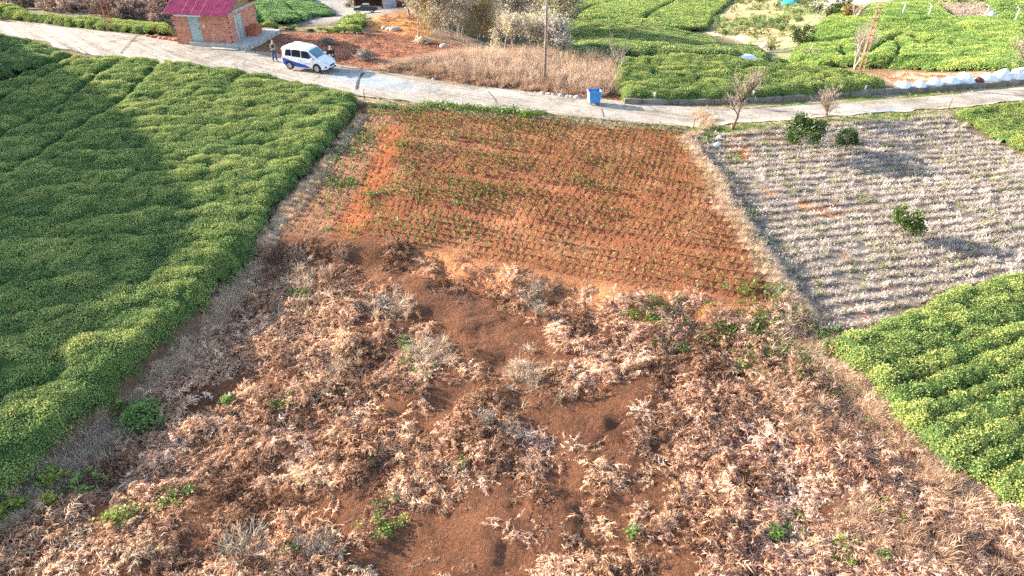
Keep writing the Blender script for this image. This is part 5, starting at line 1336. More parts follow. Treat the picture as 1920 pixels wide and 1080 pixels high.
# kerb wall and its markers
WL = smooth_line([pix(*p)[:2] for p in ((1170, 194), (1230, 195), (1330, 195), (1430, 191), (1540, 184), (1640, 177), (1740, 171), (1840, 164), (1940, 157), (2040, 148))], 60, 2)
w = MB(); vs, fs = [], []
for i, p_ in enumerate(WL):
    dv = WL[min(i + 1, 59)] - WL[max(i - 1, 0)]; nv = np.array((-dv[1], dv[0])) / np.linalg.norm(dv); g_ = float(land(*p_)); hh_ = 0.34 + 0.02 * math.sin(i * .7) + 0.03 * math.sin(i * 2.3)
    for s_, z_ in ((-1, -.2), (-1, hh_), (1, hh_), (1, -.2)):
        a = p_ + nv * 0.13 * s_; vs.append((a[0], a[1], g_ + z_))
    if i: fs += [(4 * i - 4 + k, 4 * i - 4 + (k + 1) % 4, 4 * i + (k + 1) % 4, 4 * i + k) for k in range(3)]
fs += [(0, 1, 2, 3), (239, 238, 237, 236)]
w.add(vs, fs); wl = w.build('kerb_wall', PAL['darkconc']); tag(wl, 'low stained concrete wall along the far side of the lane', 'wall')
for i in range(2, 58, 4):
    p_ = WL[i]; w = MB(); w.box((-.012, -.15, -.1), (.012, .15, .31)); dv = WL[i + 1] - WL[i - 1]
    w.build('expansion_gap', plain('gap_dark', (0.06, 0.05, 0.045), 0.95), wl, (p_[0], p_[1], float(land(*p_)) + 0.02), (0, 0, math.atan2(dv[1], dv[0])))
for a, b_, tp, ln, lab in ((1226, 193, 174, (0, 0), 'small white marker post on the wall nearest the dumpster'), (1408, 190, 171, (.10, 0), 'leaning white marker post on the wall behind a bare roadside tree'), (1618, 177, 160, (.08, 0), 'white marker post on the wall below the ochre lattice pole')):
    post(a, b_, tp, 0.055, PAL['white'], lab, 'marker_post', ln)
for a, b_, lab in ((1688, 36, 'leftmost white forked stake on the bright tea hillside'), (1737, 38, 'white forked stake left of the bare brown patch on the hillside'), (1843, 40, 'white forked stake at the right edge of the bare brown patch'), (1899, 46, 'rightmost white forked stake on the hillside')):
    q = pix(a, b_); p = tag(empty('forked_stake', q), lab, 'stake', 'forked stakes on the hillside')
    w = MB(); w.tube([(0, 0, 0), (.1, 0, 1.9)], .05, 6); w.build('shaft', PAL['white'], p); w = MB(); w.tube([(-.3, 0, 2.05), (.1, 0, 1.85), (.5, 0, 1.75)], .045, 6); w.build('fork', PAL['white'], p)

# ------------------------------------------------------------------ sacks, stones, heaps
def lump(seed, sx_, sy_, sz_, rough=0.1, sub=3, squash=0.35):
    r_ = np.random.default_rng(seed); bmx = bmesh.new(); bmesh.ops.create_icosphere(bmx, subdivisions=sub, radius=1.0)
    f = r_.normal(0, 1, (7, 3)) * 2.2; ph = r_.random(7) * 6.28
    for v in bmx.verts:
        n_ = sum(math.sin(v.co.dot(Vector(f[k])) + ph[k]) for k in range(7)) / 7
        n2 = sum(math.sin(3.1 * v.co.dot(Vector(f[k])) + 2 * ph[k]) for k in range(7)) / 7
        v.co *= 1 + rough * n_ * 1.6 + rough * 0.6 * n2
        if v.co.z < -squash: v.co.z = -squash - (v.co.z + squash) * -0.15
        v.co = Vector((v.co.x * sx_, v.co.y * sy_, (v.co.z + squash) * sz_))
    me = bpy.data.meshes.new('lump'); bmx.to_mesh(me); bmx.free(); me.polygons.foreach_set('use_smooth', [True] * len(me.polygons)); return me
def sack_mat():
    m = plain('woven_white', (0.74, 0.78, 0.82), 0.55, var=0.06, scale=4, bump=0.35, bscale=5); return m
SM = sack_mat()
def sack(a, b_, sx_, sz_, lab, seed, rz=0.0, sy_=None, tie=True, group='white sacks heaped behind the wall'):
    q = pix(a, b_); p = tag(empty('white_sack', (q[0], q[1], q[2] - .03), rz), lab, 'sack', group)
    link('bag', lump(seed, sx_ * 1.05, (sy_ or sx_ * .75), sz_ * .9, 0.34), SM, p)
    if tie:
        w = MB(); w.tube([(sx_ * .8, 0, sz_ * .45), (sx_ * 1.02, 0, sz_ * .62), (sx_ * 1.2, .03, sz_ * .6)], [.10, .04, .09], 8); w.build('tied_neck', SM, p)
for i, (a, b_, sx_, sz_, lab) in enumerate(((1692, 170, .62, .50, 'leftmost and flattest of the white sacks behind the wall'), (1722, 168, .58, .55, 'second white sack from the left in the row behind the wall'), (1748, 166, .52, .6, 'third white sack from the left in the row behind the wall'),
        (1776, 164, .66, .68, 'wide white sack left of the biggest one behind the wall'), (1806, 163, .78, .95, 'biggest white sack just left of the brown heap'), (1853, 160, .62, .75, 'white sack just right of the brown heap'), (1876, 157, .66, .95, 'tall white sack second from the right end of the row'), (1900, 155, .7, .98, 'rightmost full white sack by the tree at the frame edge'), (1930, 154, .62, .75, 'white sack cut off by the right frame edge'))):
    sack(a, b_, sx_, sz_, lab, 500 + i, 0.3 * math.sin(i * 2.1))
q = pix(1829, 161); o = link('brown_heap', lump(531, .5, .4, .5, .22), plain('compost', (0.16, 0.06, 0.035), 0.95, var=0.4, scale=9, bump=0.6), None, (q[0], q[1] + .1, q[2])); tag(o, 'small dark brown heap between the white sacks', 'heap')
sack(1343, 275, .20, .24, 'lone white bag on the grey field edge, lower of the pair', 541, .4, group='white bags at the grey field corner')
sack(1347, 258, .30, .14, 'flat white bag above the other on the green weeds', 542, .1, tie=False, group='white bags at the grey field corner')
sack(1398, 114, .8, .42, 'far white tarp bundle behind the tea plot beyond the lane', 543, .1, tie=False, group='distant bundles')
sack(1858, 34, .55, .7, 'single white bundle right of the bare hillside patch', 544, .1, tie=False, group='distant bundles')
q = pix(1484, 10); tp_ = link('blue_tarp', lump(551, 2.1, 1.5, 0.9, .3), plain('tarp_cyan', (0.03, 0.38, 0.62), 0.5), None, q); tag(tp_, 'crumpled bright blue tarp far up on the pale terrace', 'tarp')
for a, b_, s_, c_, lab in ((795, 750, .10, (.46, .40, .34), 'pale round stone on bare soil left of centre'), (1187, 768, .13, (.46, .42, .36), 'pale stone beside the gully right of centre'), (1097, 904, .11, (.42, .38, .32), 'pale stone on the gully rim in the lower middle'), (1127, 1066, .20, (.58, .45, .2), 'large yellow stone at the gully end on the bottom edge'),
                           (1518, 1034, .17, (.5, .42, .28), 'tan stone on the bare patch at lower right'), (1553, 1045, .1, (.6, .55, .45), 'small pale stone right of the tan one at lower right'), (482, 1003, .15, (.36, .34, .24), 'greenish grey stone behind the bare shrub'), (1000, 643, .06, (.6, .5, .42), 'tiny pale stone on the dark middle soil'),
                           (1510, 995, .10, (.6, .5, .25), 'yellowish stone by the green weeds at lower right'), (812, 150, .2, (.5, .47, .43), 'grey stone on the far verge below the dry reeds')):
    q = pix(a, b_); o = link('stone', lump(int(a), s_ * .8, s_ * .65, s_ * .6, .25, 2), plain('stone_%d' % a, tuple(k_ * .8 for k_ in c_), 0.9, bump=0.3), None, (q[0], q[1], q[2] - .02)); tag(o, lab, 'stone')
# rubble piece row beside the road near the reeds
for i in range(16):
    a = 1005 + i * 5.3 + random.uniform(-2, 2); q = pix(a, 176 + (a - 1005) * .12); s_ = random.uniform(.12, .24)
    o = link('rubble_stone', lump(700 + i, s_, s_ * .8, s_ * .7, .2, 2), plain('rubble_grey', (0.46, 0.42, 0.38), 0.9, bump=0.3), None, (q[0], q[1] + .15, q[2])); tag(o, 'grey rubble stone in the line at the foot of the reeds by the pole', 'stone', 'rubble below the reeds')
# ------------------------------------------------------------------ trees
def grow(seed, h, r0, spread=0.55, levels=4, kids=(5, 5, 4), trunk_frac=0.35, up=0.25, stems=1, lean=(0, 0)):
    """returns wood mesh (limbs), twig strips and twig tips"""
    r = np.random.default_rng(seed); wood = MB(); TV, TT, tips = [], [], []
    def seg(p, d, L, rad, lev):
        d = d / np.linalg.norm(d); pts = [p]; q = p.copy(); dd = d.copy()
        n = 4 if lev < 2 else 3
        for k in range(n):
            dd = dd + r.normal(0, 0.13, 3) + np.array((0, 0, up * 0.12)); dd /= np.linalg.norm(dd); q = q + dd * L / n; pts.append(q.copy())
        if lev <= levels - 3 or rad > 0.012:
            wood.tube([Vector(a) for a in pts], [rad * (1 - 0.5 * k / n) for k in range(n + 1)], 6 if lev == 0 else 4, cap=False)
        else:
            sd = np.cross(d, r.normal(0, 1, 3)); sd /= np.linalg.norm(sd) + 1e-9; ww = max(rad, 0.006)
            for k in range(n):
                o = len(TV); a, b_ = pts[k], pts[k + 1]; TV.extend([a - sd * ww, a + sd * ww, b_ + sd * ww * .7, b_ - sd * ww * .7]); TT.extend([(o, o + 1, o + 2), (o, o + 2, o + 3)])
        if lev >= levels - 1:
            tips.extend(pts[1:]); return
        for k in range(kids[min(lev, len(kids) - 1)]):
            f = r.uniform(0.45 if lev == 0 else 0.25, 1.0); i = min(int(f * n), n - 1); pp = pts[i] + (pts[i + 1] - pts[i]) * (f * n - i)
            nd = dd + r.normal(0, spread, 3) + np.array((0, 0, up)); seg(pp, nd, L * r.uniform(0.5, 0.8), rad * 0.5, lev + 1)
        seg(pts[-1], dd, L * 0.65, rad * 0.5, lev + 1)
    for s in range(stems):
        a = r.random() * 6.28; d = np.array((lean[0] + (0.35 * math.cos(a) if stems > 1 else 0), lean[1] + (0.35 * math.sin(a) if stems > 1 else 0), 1.0))
        seg(np.array((0.0, 0.0, -0.1)), d, h * trunk_frac * r.uniform(.85, 1.15), r0, 0)
    return wood, TV, TT, np.array(tips)
def tip_leaves(tips, n, leaf, seed, spread=0.12):
    r = np.random.default_rng(seed); c = tips[r.integers(0, len(tips), n)] + r.normal(0, spread, (n, 3))
    a, b_ = r.normal(0, 1, (n, 3)), r.normal(0, 1, (n, 3)); a /= np.linalg.norm(a, axis=1)[:, None]; b_ -= a * (a * b_).sum(1)[:, None]; b_ /= np.linalg.norm(b_, axis=1)[:, None]
    L = leaf * r.uniform(.6, 1.3, (n, 1)); v = np.stack([c, c + a * L * .5 + b_ * L * .25, c + a * L, c + a * L * .5 - b_ * L * .25], 1).reshape(-1, 3)
    i = np.arange(n)[:, None] * 4; return v, np.concatenate([i + [[0, 1, 2]], i + [[0, 2, 3]]])
def fit(wood, TV, tips, h, w=None):
    V = np.array([tuple(v) for v in wood.v]); allz = np.concatenate([V[:, 2], tips[:, 2]]); k = h / allz.max(); kw = k
    if w is not None: kw = w / (np.percentile(np.abs(tips[:, :2]), 96) * 2)
    S = np.array((kw, kw, k)); wood.v = [tuple(np.array(v) * S) for v in wood.v]; return [np.array(v) * S for v in TV], tips * S
def tree(name, a, b_, top, label, seed, bark, leafm=None, nleaf=0, leaf=0.08, w=None, group=None, cat='tree', r0=0.09, h=None, **kw):
    q = pix(a, b_); h = h or height_to(q, top)
    wood, TV, TT, tips = grow(seed, h, r0, **kw)
    TV, tips = fit(wood, TV, tips, h, w)
    p = tag(empty(name, q, 0.0), label, cat, group)
    wood.build('trunk', bark, p)
    V, T = [np.array(TV)] if len(TV) else [], [np.array(TT)] if len(TV) else []
    if len(TV): c = np_mesh('crown', np.concatenate(V), tris=np.concatenate(T)); tw = link('crown', c, M_TWIG, p)
    if nleaf:
        v, t = tip_leaves(tips, nleaf, leaf, seed + 1, leaf * 1.2); me = np_mesh('foliage', v, tris=t); link('foliage', me, leafm, p)
    return p
M_TWIG = plain('twig_bark', (0.33, 0.27, 0.205), .9, var=.3, scale=4)
L_OLIVE = leafy('olive_autumn_leaf', [(0.27, 0.225, 0.15), (0.42, 0.36, 0.24), (0.55, 0.48, 0.33), (0.64, 0.57, 0.43)], 0.7, 0.3, 0.15, patch=2.0)
L_GOLD = leafy('gold_autumn_leaf', [(0.20, 0.13, 0.05), (0.36, 0.25, 0.09), (0.46, 0.34, 0.14)], 0.7, 0.3, 0.15, patch=2.0)
L_GREY = leafy('grey_twig_leaf', [(0.34, 0.29, 0.24), (0.50, 0.45, 0.39), (0.64, 0.58, 0.51)], 0.8, 0.2, 0.1, patch=2.0)
L_CIT = leafy('citrus_leaf', [(0.02, 0.045, 0.016), (0.04, 0.08, 0.024), (0.07, 0.12, 0.032), (0.17, 0.20, 0.05)], 0.45, 0.2, 0.35, patch=0.5)
L_DARK = leafy('evergreen_leaf', [(0.03, 0.05, 0.022), (0.07, 0.10, 0.035), (0.14, 0.16, 0.055)], 0.6, 0.25, 0.2, patch=1.0)
# bare roadside trees
tree('bare_tree', 1372, 243, 128, 'bare forked tree on the near lane edge at the grey field corner', 801, PAL['darkbark'], L_OLIVE, 420, 0.05, 2.9, r0=0.075, spread=0.5, kids=(4, 5, 5, 4), levels=5, up=0.2, trunk_frac=0.4)
tree('bare_tree', 1553, 224, 146, 'bare shrubby tree on the near lane edge behind the citrus trees', 803, PAL['darkbark'], L_OLIVE, 260, 0.05, 2.4, r0=0.05, spread=0.4, kids=(4, 5, 4, 3), levels=5, up=0.3, stems=2, trunk_frac=0.38)
tree('bare_tree', 1162, 142, 58, 'leafless grey tree in the tea plot above the dumpster', 805, PAL['palebark'], None, 0, 0.05, 2.3, r0=0.06, spread=0.45, kids=(4, 4, 4), levels=4, up=0.4, stems=2, trunk_frac=0.45)
tree('bare_tree', 1603, 130, 30, 'pale multi-stemmed bare tree beside the ochre lattice pole', 807, PAL['palebark'], None, 0, 0.05, 2.8, r0=0.10, spread=0.35, kids=(4, 4, 4), levels=4, up=0.6, stems=3, trunk_frac=0.45)
tree('bare_tree', 1906, 153, 40, 'thin bare tree at the right frame edge behind the sacks', 809, PAL['bark'], L_GREY, 200, 0.05, 4.0, r0=0.08, spread=0.6, kids=(5, 5, 4), levels=5, up=0.2, lean=(.12, 0))
# citrus trees: a leafy crown around real limbs
def leafy_tree(name, a, b_, top, wid, label, seed, mat, n, leaf, bark, clear=0.35, group=None, cat='tree', h=None, squat=1.0):
    q = pix(a, b_); h = h or height_to(q, top); r = np.random.default_rng(seed)
    wood, TV, TT, tips = grow(seed, h, 0.05, levels=4, kids=(6, 5, 4), spread=0.6, up=0.15, trunk_frac=0.42)
    TV, tips = fit(wood, TV, tips, h * .92, wid * .8)
    p = tag(empty(name, q), label, cat, group); wood.build('trunk', bark, p)
    # clumps of leaves through the crown
    ch = h * (1 - clear); cz = h * clear + ch * .5; nc = 17
    cc = r.normal(0, 1, (nc, 3)); cc /= np.linalg.norm(cc, axis=1)[:, None]; cc *= r.uniform(.45, 1.0, (nc, 1)) ** .6
    cc = cc * np.array((wid * .46, wid * .46, ch * .46)) * r.uniform(.75, 1.15, (nc, 1)) + np.array((0, 0, cz))
    ci = r.integers(0, nc, n); c = cc[ci] + r.normal(0, wid * .075, (n, 3))
    d = c - np.array((0, 0, cz)); d /= np.linalg.norm(d, axis=1)[:, None] + 1e-6; d = d * .6 + r.normal(0, .6, (n, 3)) + np.array((0, 0, .1)); d /= np.linalg.norm(d, axis=1)[:, None]
    sd = np.cross(d, r.normal(0, 1, (n, 3))); sd /= np.linalg.norm(sd, axis=1)[:, None]; L = leaf * r.uniform(.7, 1.3, (n, 1))
    v = np.stack([c, c + d * L * .5 + sd * L * .25, c + d * L, c + d * L * .5 - sd * L * .25], 1).reshape(-1, 3); i = np.arange(n)[:, None] * 4
    link('crown', np_mesh('crown', v, tris=np.concatenate([i + [[0, 1, 2]], i + [[0, 2, 3]]])), mat, p)
    return p
leafy_tree('citrus_tree', 1494, 298, 226, 2.3, 'largest dark green citrus tree with pale trunk in the grey field', 821, L_CIT, 4200, .14, PAL['palebark'], .42)
leafy_tree('citrus_tree', 1581, 288, 241, 1.35, 'smaller citrus tree right of the largest one in the grey field', 823, L_CIT, 2600, .12, PAL['bark'], .22)
leafy_tree('citrus_tree', 1691, 452, 394, 1.45, 'lone citrus tree lower down in the middle of the grey field', 825, L_CIT, 2600, .12, PAL['bark'], .30)
leafy_tree('small_tree', 1501, 92, 45, 3.0, 'round dark tree on the grassy track at the left foot of the tea hillside', 827, L_DARK, 1700, .22, PAL['bark'], .3)
for a, b_, t_, wd, sd, lab in ((1548, 36, 8, 3.6, 831, 'dark bushy tree at the upper left corner of the tea hillside'), (1577, 22, -2, 3.0, 833, 'small dark tree on the skyline ridge right of the corner tree'), (1594, 36, 10, 2.2, 835, 'yellowish young tree between corner tree and lattice pole top')):
    leafy_tree('small_tree', a, b_, t_, wd, lab, sd, L_DARK if sd != 835 else L_GOLD, 1300, .26, PAL['bark'], .15)
tree('bare_tree', 1603, 42, 2, 'whitish leafless tree near the top of the lattice pole', 837, PAL['palebark'], None, 0, .05, 3.2, r0=.09, spread=.5, kids=(4, 4, 3), levels=4, up=.3)
tree('dry_shrub', 1520, 112, 84, 'grey leafless shrub at the lower left edge of the tea hillside', 839, PAL['bark'], L_GREY, 500, .10, 3.0, r0=.04, spread=.6, kids=(4, 4, 4), levels=4, up=.1, stems=4, trunk_frac=.3, cat='shrub')
# the clump beyond the yard
CL = [(783, 70, -60, 3.2, 0, 'slim pale-barked tree at the left end of the tree clump'), (803, 66, -50, 3.4, 1, 'second tree from the left in the clump, olive leaved'), (826, 74, -70, 3.6, 0, 'third tree from the left in the clump behind the yard'), (846, 72, -40, 3.0, 2, 'grey twiggy tree fourth from the left in the clump'),
      (872, 84, -60, 3.4, 0, 'olive tree left of the middle of the clump'), (896, 80, -50, 3.2, 2, 'grey leafless tree in the middle of the clump'), (917, 92, -20, 3.4, 1, 'golden-leaved tree in the middle of the clump'), (940, 88, -40, 3.2, 0, 'olive tree right of the golden one in the clump'),
      (962, 100, 25, 3.0, 0, 'rounded olive bush at the front of the clump'), (985, 92, 5, 3.4, 2, 'grey tree right of the rounded bush in the clump'), (1008, 100, 20, 3.2, 0, 'low olive tree near the right end of the clump'), (1030, 102, 15, 3.0, 2, 'rightmost grey shrubby tree of the clump by the utility pole'),
      (768, 30, -60, 4.0, 0, 'tall olive tree at the back left of the clump above the orange bank'), (858, 68, -70, 4.0, 2, 'tall grey tree at the back of the clump'), (948, 78, -60, 4.2, 1, 'golden tree at the back right of the clump')]
for i, (a, b_, t_, wd, kd, lab) in enumerate(CL):
    q = pix(a, b_); hh_ = min(height_to(q, max(t_, -30)) + (1.5 if t_ < -30 else 0), 8.0)
    tree('clump_tree', a, b_, t_, lab, 850 + i, PAL['bark'] if kd != 0 else PAL['palebark'], (L_OLIVE, L_GOLD, L_GREY)[kd], 3800 if kd < 2 else 2400, .15, wd, 'trees in the clump behind the yard', r0=.07, h=hh_, spread=.5, kids=(6, 5, 4, 3), levels=5, up=.25, trunk_frac=.36, stems=1 + i % 2)
for i, (X, Y, hh_, lab) in enumerate(((-11, 103, 15, 'tall tree added for its shade, down the slope at the far left of the clump'), (-13, 98, 17, 'tall tree added for its shade, second from the left behind the clump'), (-7, 96, 18, 'tall tree added for its shade, in the middle behind the clump'), (-1, 93, 16, 'tall tree added for its shade, second from the right behind the clump'), (4, 88, 13, 'tall tree added for its shade, at the right behind the clump'))):  # added trees, tall and dense so they shade the tea slope
    a, b_ = proj(X, Y, G(X, Y)); wood, TV, TT, tips = grow(880 + i, hh_, .14, levels=5, kids=(6, 5, 4, 3), spread=.5, up=.25, trunk_frac=.36)
    TV, tips = fit(wood, TV, tips, hh_, 7.5); p = tag(empty('added_shade_tree', (X, Y, G(X, Y))), lab, 'tree', 'trees added for shade behind the clump')
    wood.build('trunk', PAL['bark'], p); link('crown', np_mesh('crown', np.array(TV), tris=np.array(TT)), M_TWIG, p)
    v, t = tip_leaves(tips, 13000, .28, 890 + i, .45); link('foliage', np_mesh('foliage', v, tris=t), (L_OLIVE, L_GREY)[i % 2], p)
for a, b_, lab in ((790, 72, 'thin pale stake at the left end of the tree clump'), (862, 78, 'thin pale stake standing among the clump trunks'), (671, 72, 'short white stake on the red dirt yard')):
    post(a, b_, b_ - 36 if a > 700 else b_ - 11, .04, PAL['palebark'], lab, 'stake')

# bramble bushes and dead shrubs in the foreground
def bramble(a, b_, wd, hh_, n, label, seed, tintm, leaf=.11):
    f_ = 1.2 if a < 300 else 0.85
    wd *= f_; hh_ *= f_; n = int(n * f_ * f_); leaf *= 1.0 if a < 300 else 0.8
    q = pix(a, b_); r = np.random.default_rng(seed); p = tag(empty('bramble_bush', q), label, 'bush')
    w = MB()
    for k in range(9):
        an = r.random() * 6.28; L = wd * r.uniform(.5, 1.0)
        w.tube([(0, 0, 0), (math.cos(an) * L * .4, math.sin(an) * L * .4, hh_ * r.uniform(.6, 1.1)), (math.cos(an) * L, math.sin(an) * L, hh_ * .15)], [.012, .009, .005], 4)
    w.build('stems', PAL['darkbark'], p)
    c = r.normal(0, 1, (n, 3)) * np.array((wd * .42, wd * .34, 0)); rr = np.hypot(c[:, 0], c[:, 1]) / wd; c[:, 2] = hh_ * np.clip(1 - rr ** 2 * 1.4, .05, 1) * r.uniform(.35, 1.05, n)
    k = vnoise((c[:, 0] + q[0]) * 5, (c[:, 1] + q[1]) * 5, seed) > .36; c = c[k]; n = len(c)
    # three leaflets per leaf
    V, T = [], []
    d = r.normal(0, 1, (n, 3)); d[:, 2] = np.abs(d[:, 2]) * .3; d /= np.linalg.norm(d, axis=1)[:, None]; sd = np.cross(d, r.normal(0, .35, (n, 3)) + np.array((0, 0, 1))); sd /= np.linalg.norm(sd, axis=1)[:, None]; L = leaf * r.uniform(.6, 1.3, (n, 1))
    v = np.stack([c, c + d * L * .5 + sd * L * .38, c + d * L, c + d * L * .5 - sd * L * .38], 1).reshape(-1, 3); i = np.arange(n)[:, None] * 4
    link('foliage', np_mesh('foliage', v, tris=np.concatenate([i + [[0, 1, 2]], i + [[0, 2, 3]]])), tintm, p)
L_BRG = leafy('bramble_leaf', [(0.06, 0.13, 0.04), (0.13, 0.24, 0.055), (0.22, 0.34, 0.075), (0.38, 0.44, 0.10)], 0.5, 0.3, 0.3, patch=.4)
L_BRY = leafy('yellowing_bramble_leaf', [(0.10, 0.18, 0.04), (0.20, 0.28, 0.05), (0.36, 0.38, 0.07), (0.50, 0.45, 0.09)], 0.5, 0.35, 0.3, patch=.4)
for i, (a, b_, wd, hh_, n, m_, lab) in enumerate(((270, 785, .95, .5, 900, L_BRG, 'dark green bramble bush on the left bank below the big tea plot'), (225, 770, .4, .35, 220, L_BRY, 'pale yellow-green bramble left of the dark bramble bush'), (430, 755, .6, .35, 420, L_BRG, 'green bramble among bracken right of the left bank'), (100, 905, .7, .4, 520, L_BRY, 'yellowish bramble mass by the straw at the lower left'),
        (165, 905, .55, .3, 380, L_BRG, 'dark green bramble right of the yellowish mass at the lower left'), (100, 945, .5, .35, 330, L_BRY, 'bright yellow-green bramble patch on the lower left edge'), (30, 960, .6, .35, 420, L_BRY, 'bramble at the very left edge of the foreground'), (225, 975, .6, .25, 280, L_BRY, 'sparse yellow-leaved bramble on bare soil at the lower left'),
        (545, 1030, .5, .25, 180, L_BRG, 'thin green bramble beside the bare shrub'), (1195, 1000, .4, .35, 330, L_BRG, 'compact green bramble in the bracken right of the gully'), (1455, 1000, .5, .3, 300, L_BRG, 'bright green bramble above the bare patch at lower right'), (1660, 1050, .5, .3, 260, L_BRG, 'green bramble near the bottom edge at lower right'))):
    bramble(a, b_, wd, hh_, n, lab, 900 + i, m_)
for a, b_, h_, wd, sd, lab, bk in ((450, 1065, 1.25, 1.5, 921, 'bare dark branching shrub at the bottom left', PAL['darkbark']), (600, 1040, .8, 1.2, 923, 'pale dead shrub with thin branches right of the dark bare shrub', PAL['palebark']), (905, 800, .7, .8, 925, 'thin leafless sapling in the centre of the bracken', PAL['bark']), (1005, 590, .7, .8, 927, 'grey dead shrub at the foot of the soil bank', PAL['palebark']),
                               (730, 578, .5, 1.2, 929, 'spread of pale dead twigs on the soil left of centre', PAL['palebark'])):
    tree('dead_shrub', a, b_, 0, lab, sd, bk, None, 0, .05, wd, r0=.016, h=h_, spread=.5, kids=(4, 4, 3), levels=4, up=.2, stems=4, trunk_frac=.45, cat='shrub')

# brush heaps on the yard
def heap(a, b_, wd, hh_, n, lab, seed, mat):
    q = pix(a, b_); r = np.random.default_rng(seed); p = tag(empty('brush_heap', q), lab, 'brush heap'); w = MB()
    for k in range(n):
        c = r.normal(0, wd * .3, 2); z_ = hh_ * max(0.1, 1 - (c[0] ** 2 + c[1] ** 2) / wd ** 2) * r.random(); an = r.random() * 6.28; L = wd * r.uniform(.2, .5); t_ = r.normal(0, .35)
        d = Vector((math.cos(an), math.sin(an), t_)) * L; w.tube([Vector((c[0], c[1], z_ + .05)) - d, Vector((c[0], c[1], z_ + .08)) + d], [.016, .009], 4)
    w.build('twigs', mat, p)
heap(684, 112, .95, .7, 190, 'tangled brush heap with dark hollow beside the lane', 941, PAL['bark'])
heap(615, 82, .8, .45, 130, 'small brush heap on the red yard behind the man at the van', 943, PAL['bark'])
heap(792, 82, 1.0, .5, 200, 'pale straw heap on the yard in front of the tree clump', 945, plain('straw_stalk', (0.56, 0.46, 0.32), .8))
for i, (a, b_) in enumerate(((722, 55), (730, 57), (738, 58), (745, 57), (832, 89))):
    q = pix(a, b_); o = link('pale_rubble', lump(950 + i, .4, .3, .25, .2, 2), plain('lime_rubble', (0.40, 0.36, 0.31), .9, bump=.3), None, q); tag(o, 'pale rubble lump at the foot of the orange bank' if i < 4 else 'single pale stone slab in front of the tree clump', 'rubble', 'rubble by the orange bank' if i < 4 else None)
for i in range(9):
    q = pix(268 + i * 8.5, 66 + i * 1.4 + random.uniform(-2, 2)); s_ = random.uniform(.15, .32); o = link('broken_brick', lump(960 + i, s_, s_ * .8, s_ * .6, .25, 2), plain('brick_rubble', (0.36, 0.20, 0.13), .9, bump=.3), None, q)
    tag(o, 'brown rubble lump strewn between lane and hut on its left', 'rubble', 'rubble left of the hut')

# ------------------------------------------------------------------ pickup and shed in the valley
q = pix(687, 25); q = (q[0], q[1], max(G(q[0] + dx_, q[1] + dy_) for dx_ in (-2, 0, 2) for dy_ in (-1, 1)))
pk = tag(empty('pickup_truck', q, R(178)), 'dark pickup truck parked by the sheds down in the valley', 'pickup')
dk = plain('pickup_black', (0.015, 0.02, 0.03), .25, .1, .1, spec=.6)
def prism(prof, y0, y1, name, mat, par, bev=.05):
    n_ = len(prof); w = MB(); w.add([(a, y0, b_) for a, b_ in prof] + [(a, y1, b_) for a, b_ in prof], [tuple(range(n_))[::-1], tuple(range(n_, 2 * n_))] + [(i, (i + 1) % n_, (i + 1) % n_ + n_, i + n_) for i in range(n_)]); return w.build(name, mat, par, bevel=bev)
prism([(-2.6, .5), (2.55, .45), (2.65, .8), (2.5, 1.05), (1.3, 1.15), (-2.6, 1.12)], -.9, .9, 'body', dk, pk)
prism([(-.9, 1.1), (1.35, 1.1), (.65, 1.72), (-.7, 1.75)], -.78, .78, 'cab', dk, pk)
for y_ in (-.79, .79): prism([(-.75, 1.17), (1.05, 1.17), (.55, 1.6), (-.6, 1.62)], y_ - .006, y_ + .006, 'side_window', PAL['glass'], pk, 0)
prism([(-2.5, 1.12), (-1.0, 1.12), (-1.0, 1.16), (-2.5, 1.16)], -.75, .75, 'load_bed', PAL['black'], pk, 0)
prism([(-1.6, .4), (1.5, .38), (1.5, .46), (-1.6, .48)], -.97, .97, 'side_step', plain('chrome', (.6, .6, .6), .3, .8), pk, .01)
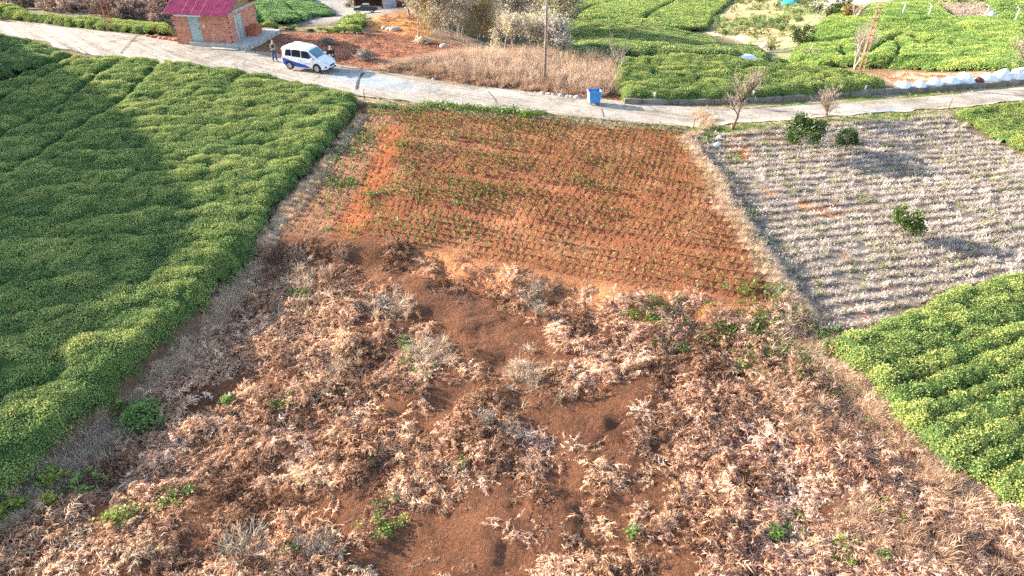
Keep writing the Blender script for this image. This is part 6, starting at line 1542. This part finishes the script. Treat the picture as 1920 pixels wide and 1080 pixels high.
for xw in (-1.6, 1.65):
    for sd in (-1, 1):
        w = MB(); w.tube([(xw, sd * .68, .38), (xw, sd * .94, .38)], .38, 16, smooth=False); wl_ = w.build('wheel', PAL['black'], pk)
        w = MB(); w.tube([(xw, sd * .93, .38), (xw, sd * .955, .38)], .23, 12, smooth=False); w.build('rim', plain('alloy', (.5, .5, .5), .35, .6), wl_)
for sd in (-1, 1):
    w = MB(); w.box((2.5, sd * .6 - .2, .75), (2.66, sd * .6 + .2, .95)); w.build('headlight', plain('lamp_glass', (.55, .62, .66), .1), pk)
q = pix(716, 16); sh = tag(empty('farm_shed', q, R(8)), 'ramshackle shed with blue and grey sheet roofs behind the pickup', 'shed')
w = MB(); w.box((-6.5, 0, -.3), (-6.2, 4, 2.4)); w.box((-6.2, 3.8, -.3), (0, 4.0, 2.6)); w.box((0, 0, -.3), (.25, 4, 2.5)); w.build('wall', plain('plank_brown', (.16, .08, .06), .9, var=.4), sh)
w = MB(); w.box((.3, -.1, -.3), (3.4, .05, 2.6)); w.box((3.4, -.1, -.3), (3.6, 4, 2.6)); w.build('sheet_wall', plain('grey_sheet', (.48, .5, .53), .5, .3, .3, 2), sh)
w = MB(); w.add([(-7, -.8, 2.5), (.2, -.8, 2.4), (.4, 5, 3.6), (-7, 5, 3.6), (-7, -.8, 2.6), (.2, -.8, 2.5), (.4, 5, 3.7), (-7, 5, 3.7)], [(0, 3, 2, 1), (4, 5, 6, 7), (0, 1, 5, 4), (1, 2, 6, 5), (2, 3, 7, 6), (3, 0, 4, 7)]); w.build('blue_roof', plain('blue_tarp_roof', (.16, .42, .68), .5, 0, .25, 1.2), sh)
w = MB(); w.add([(.6, -.8, 2.75), (7, -.8, 2.75), (7, 5, 4.1), (.6, 5, 4.1), (.6, -.8, 2.85), (7, -.8, 2.85), (7, 5, 4.2), (.6, 5, 4.2)], [(0, 3, 2, 1), (4, 5, 6, 7), (0, 1, 5, 4), (1, 2, 6, 5), (2, 3, 7, 6), (3, 0, 4, 7)]); w.build('grey_roof', plain('pale_sheet_roof', (.52, .54, .54), .5, .2, .25, 1.0), sh)
w = MB(); w.box((3.6, 0, -.3), (7, 4, 2.6)); w.build('lean_to', plain('red_plank', (.17, .05, .045), .9, var=.3), sh)
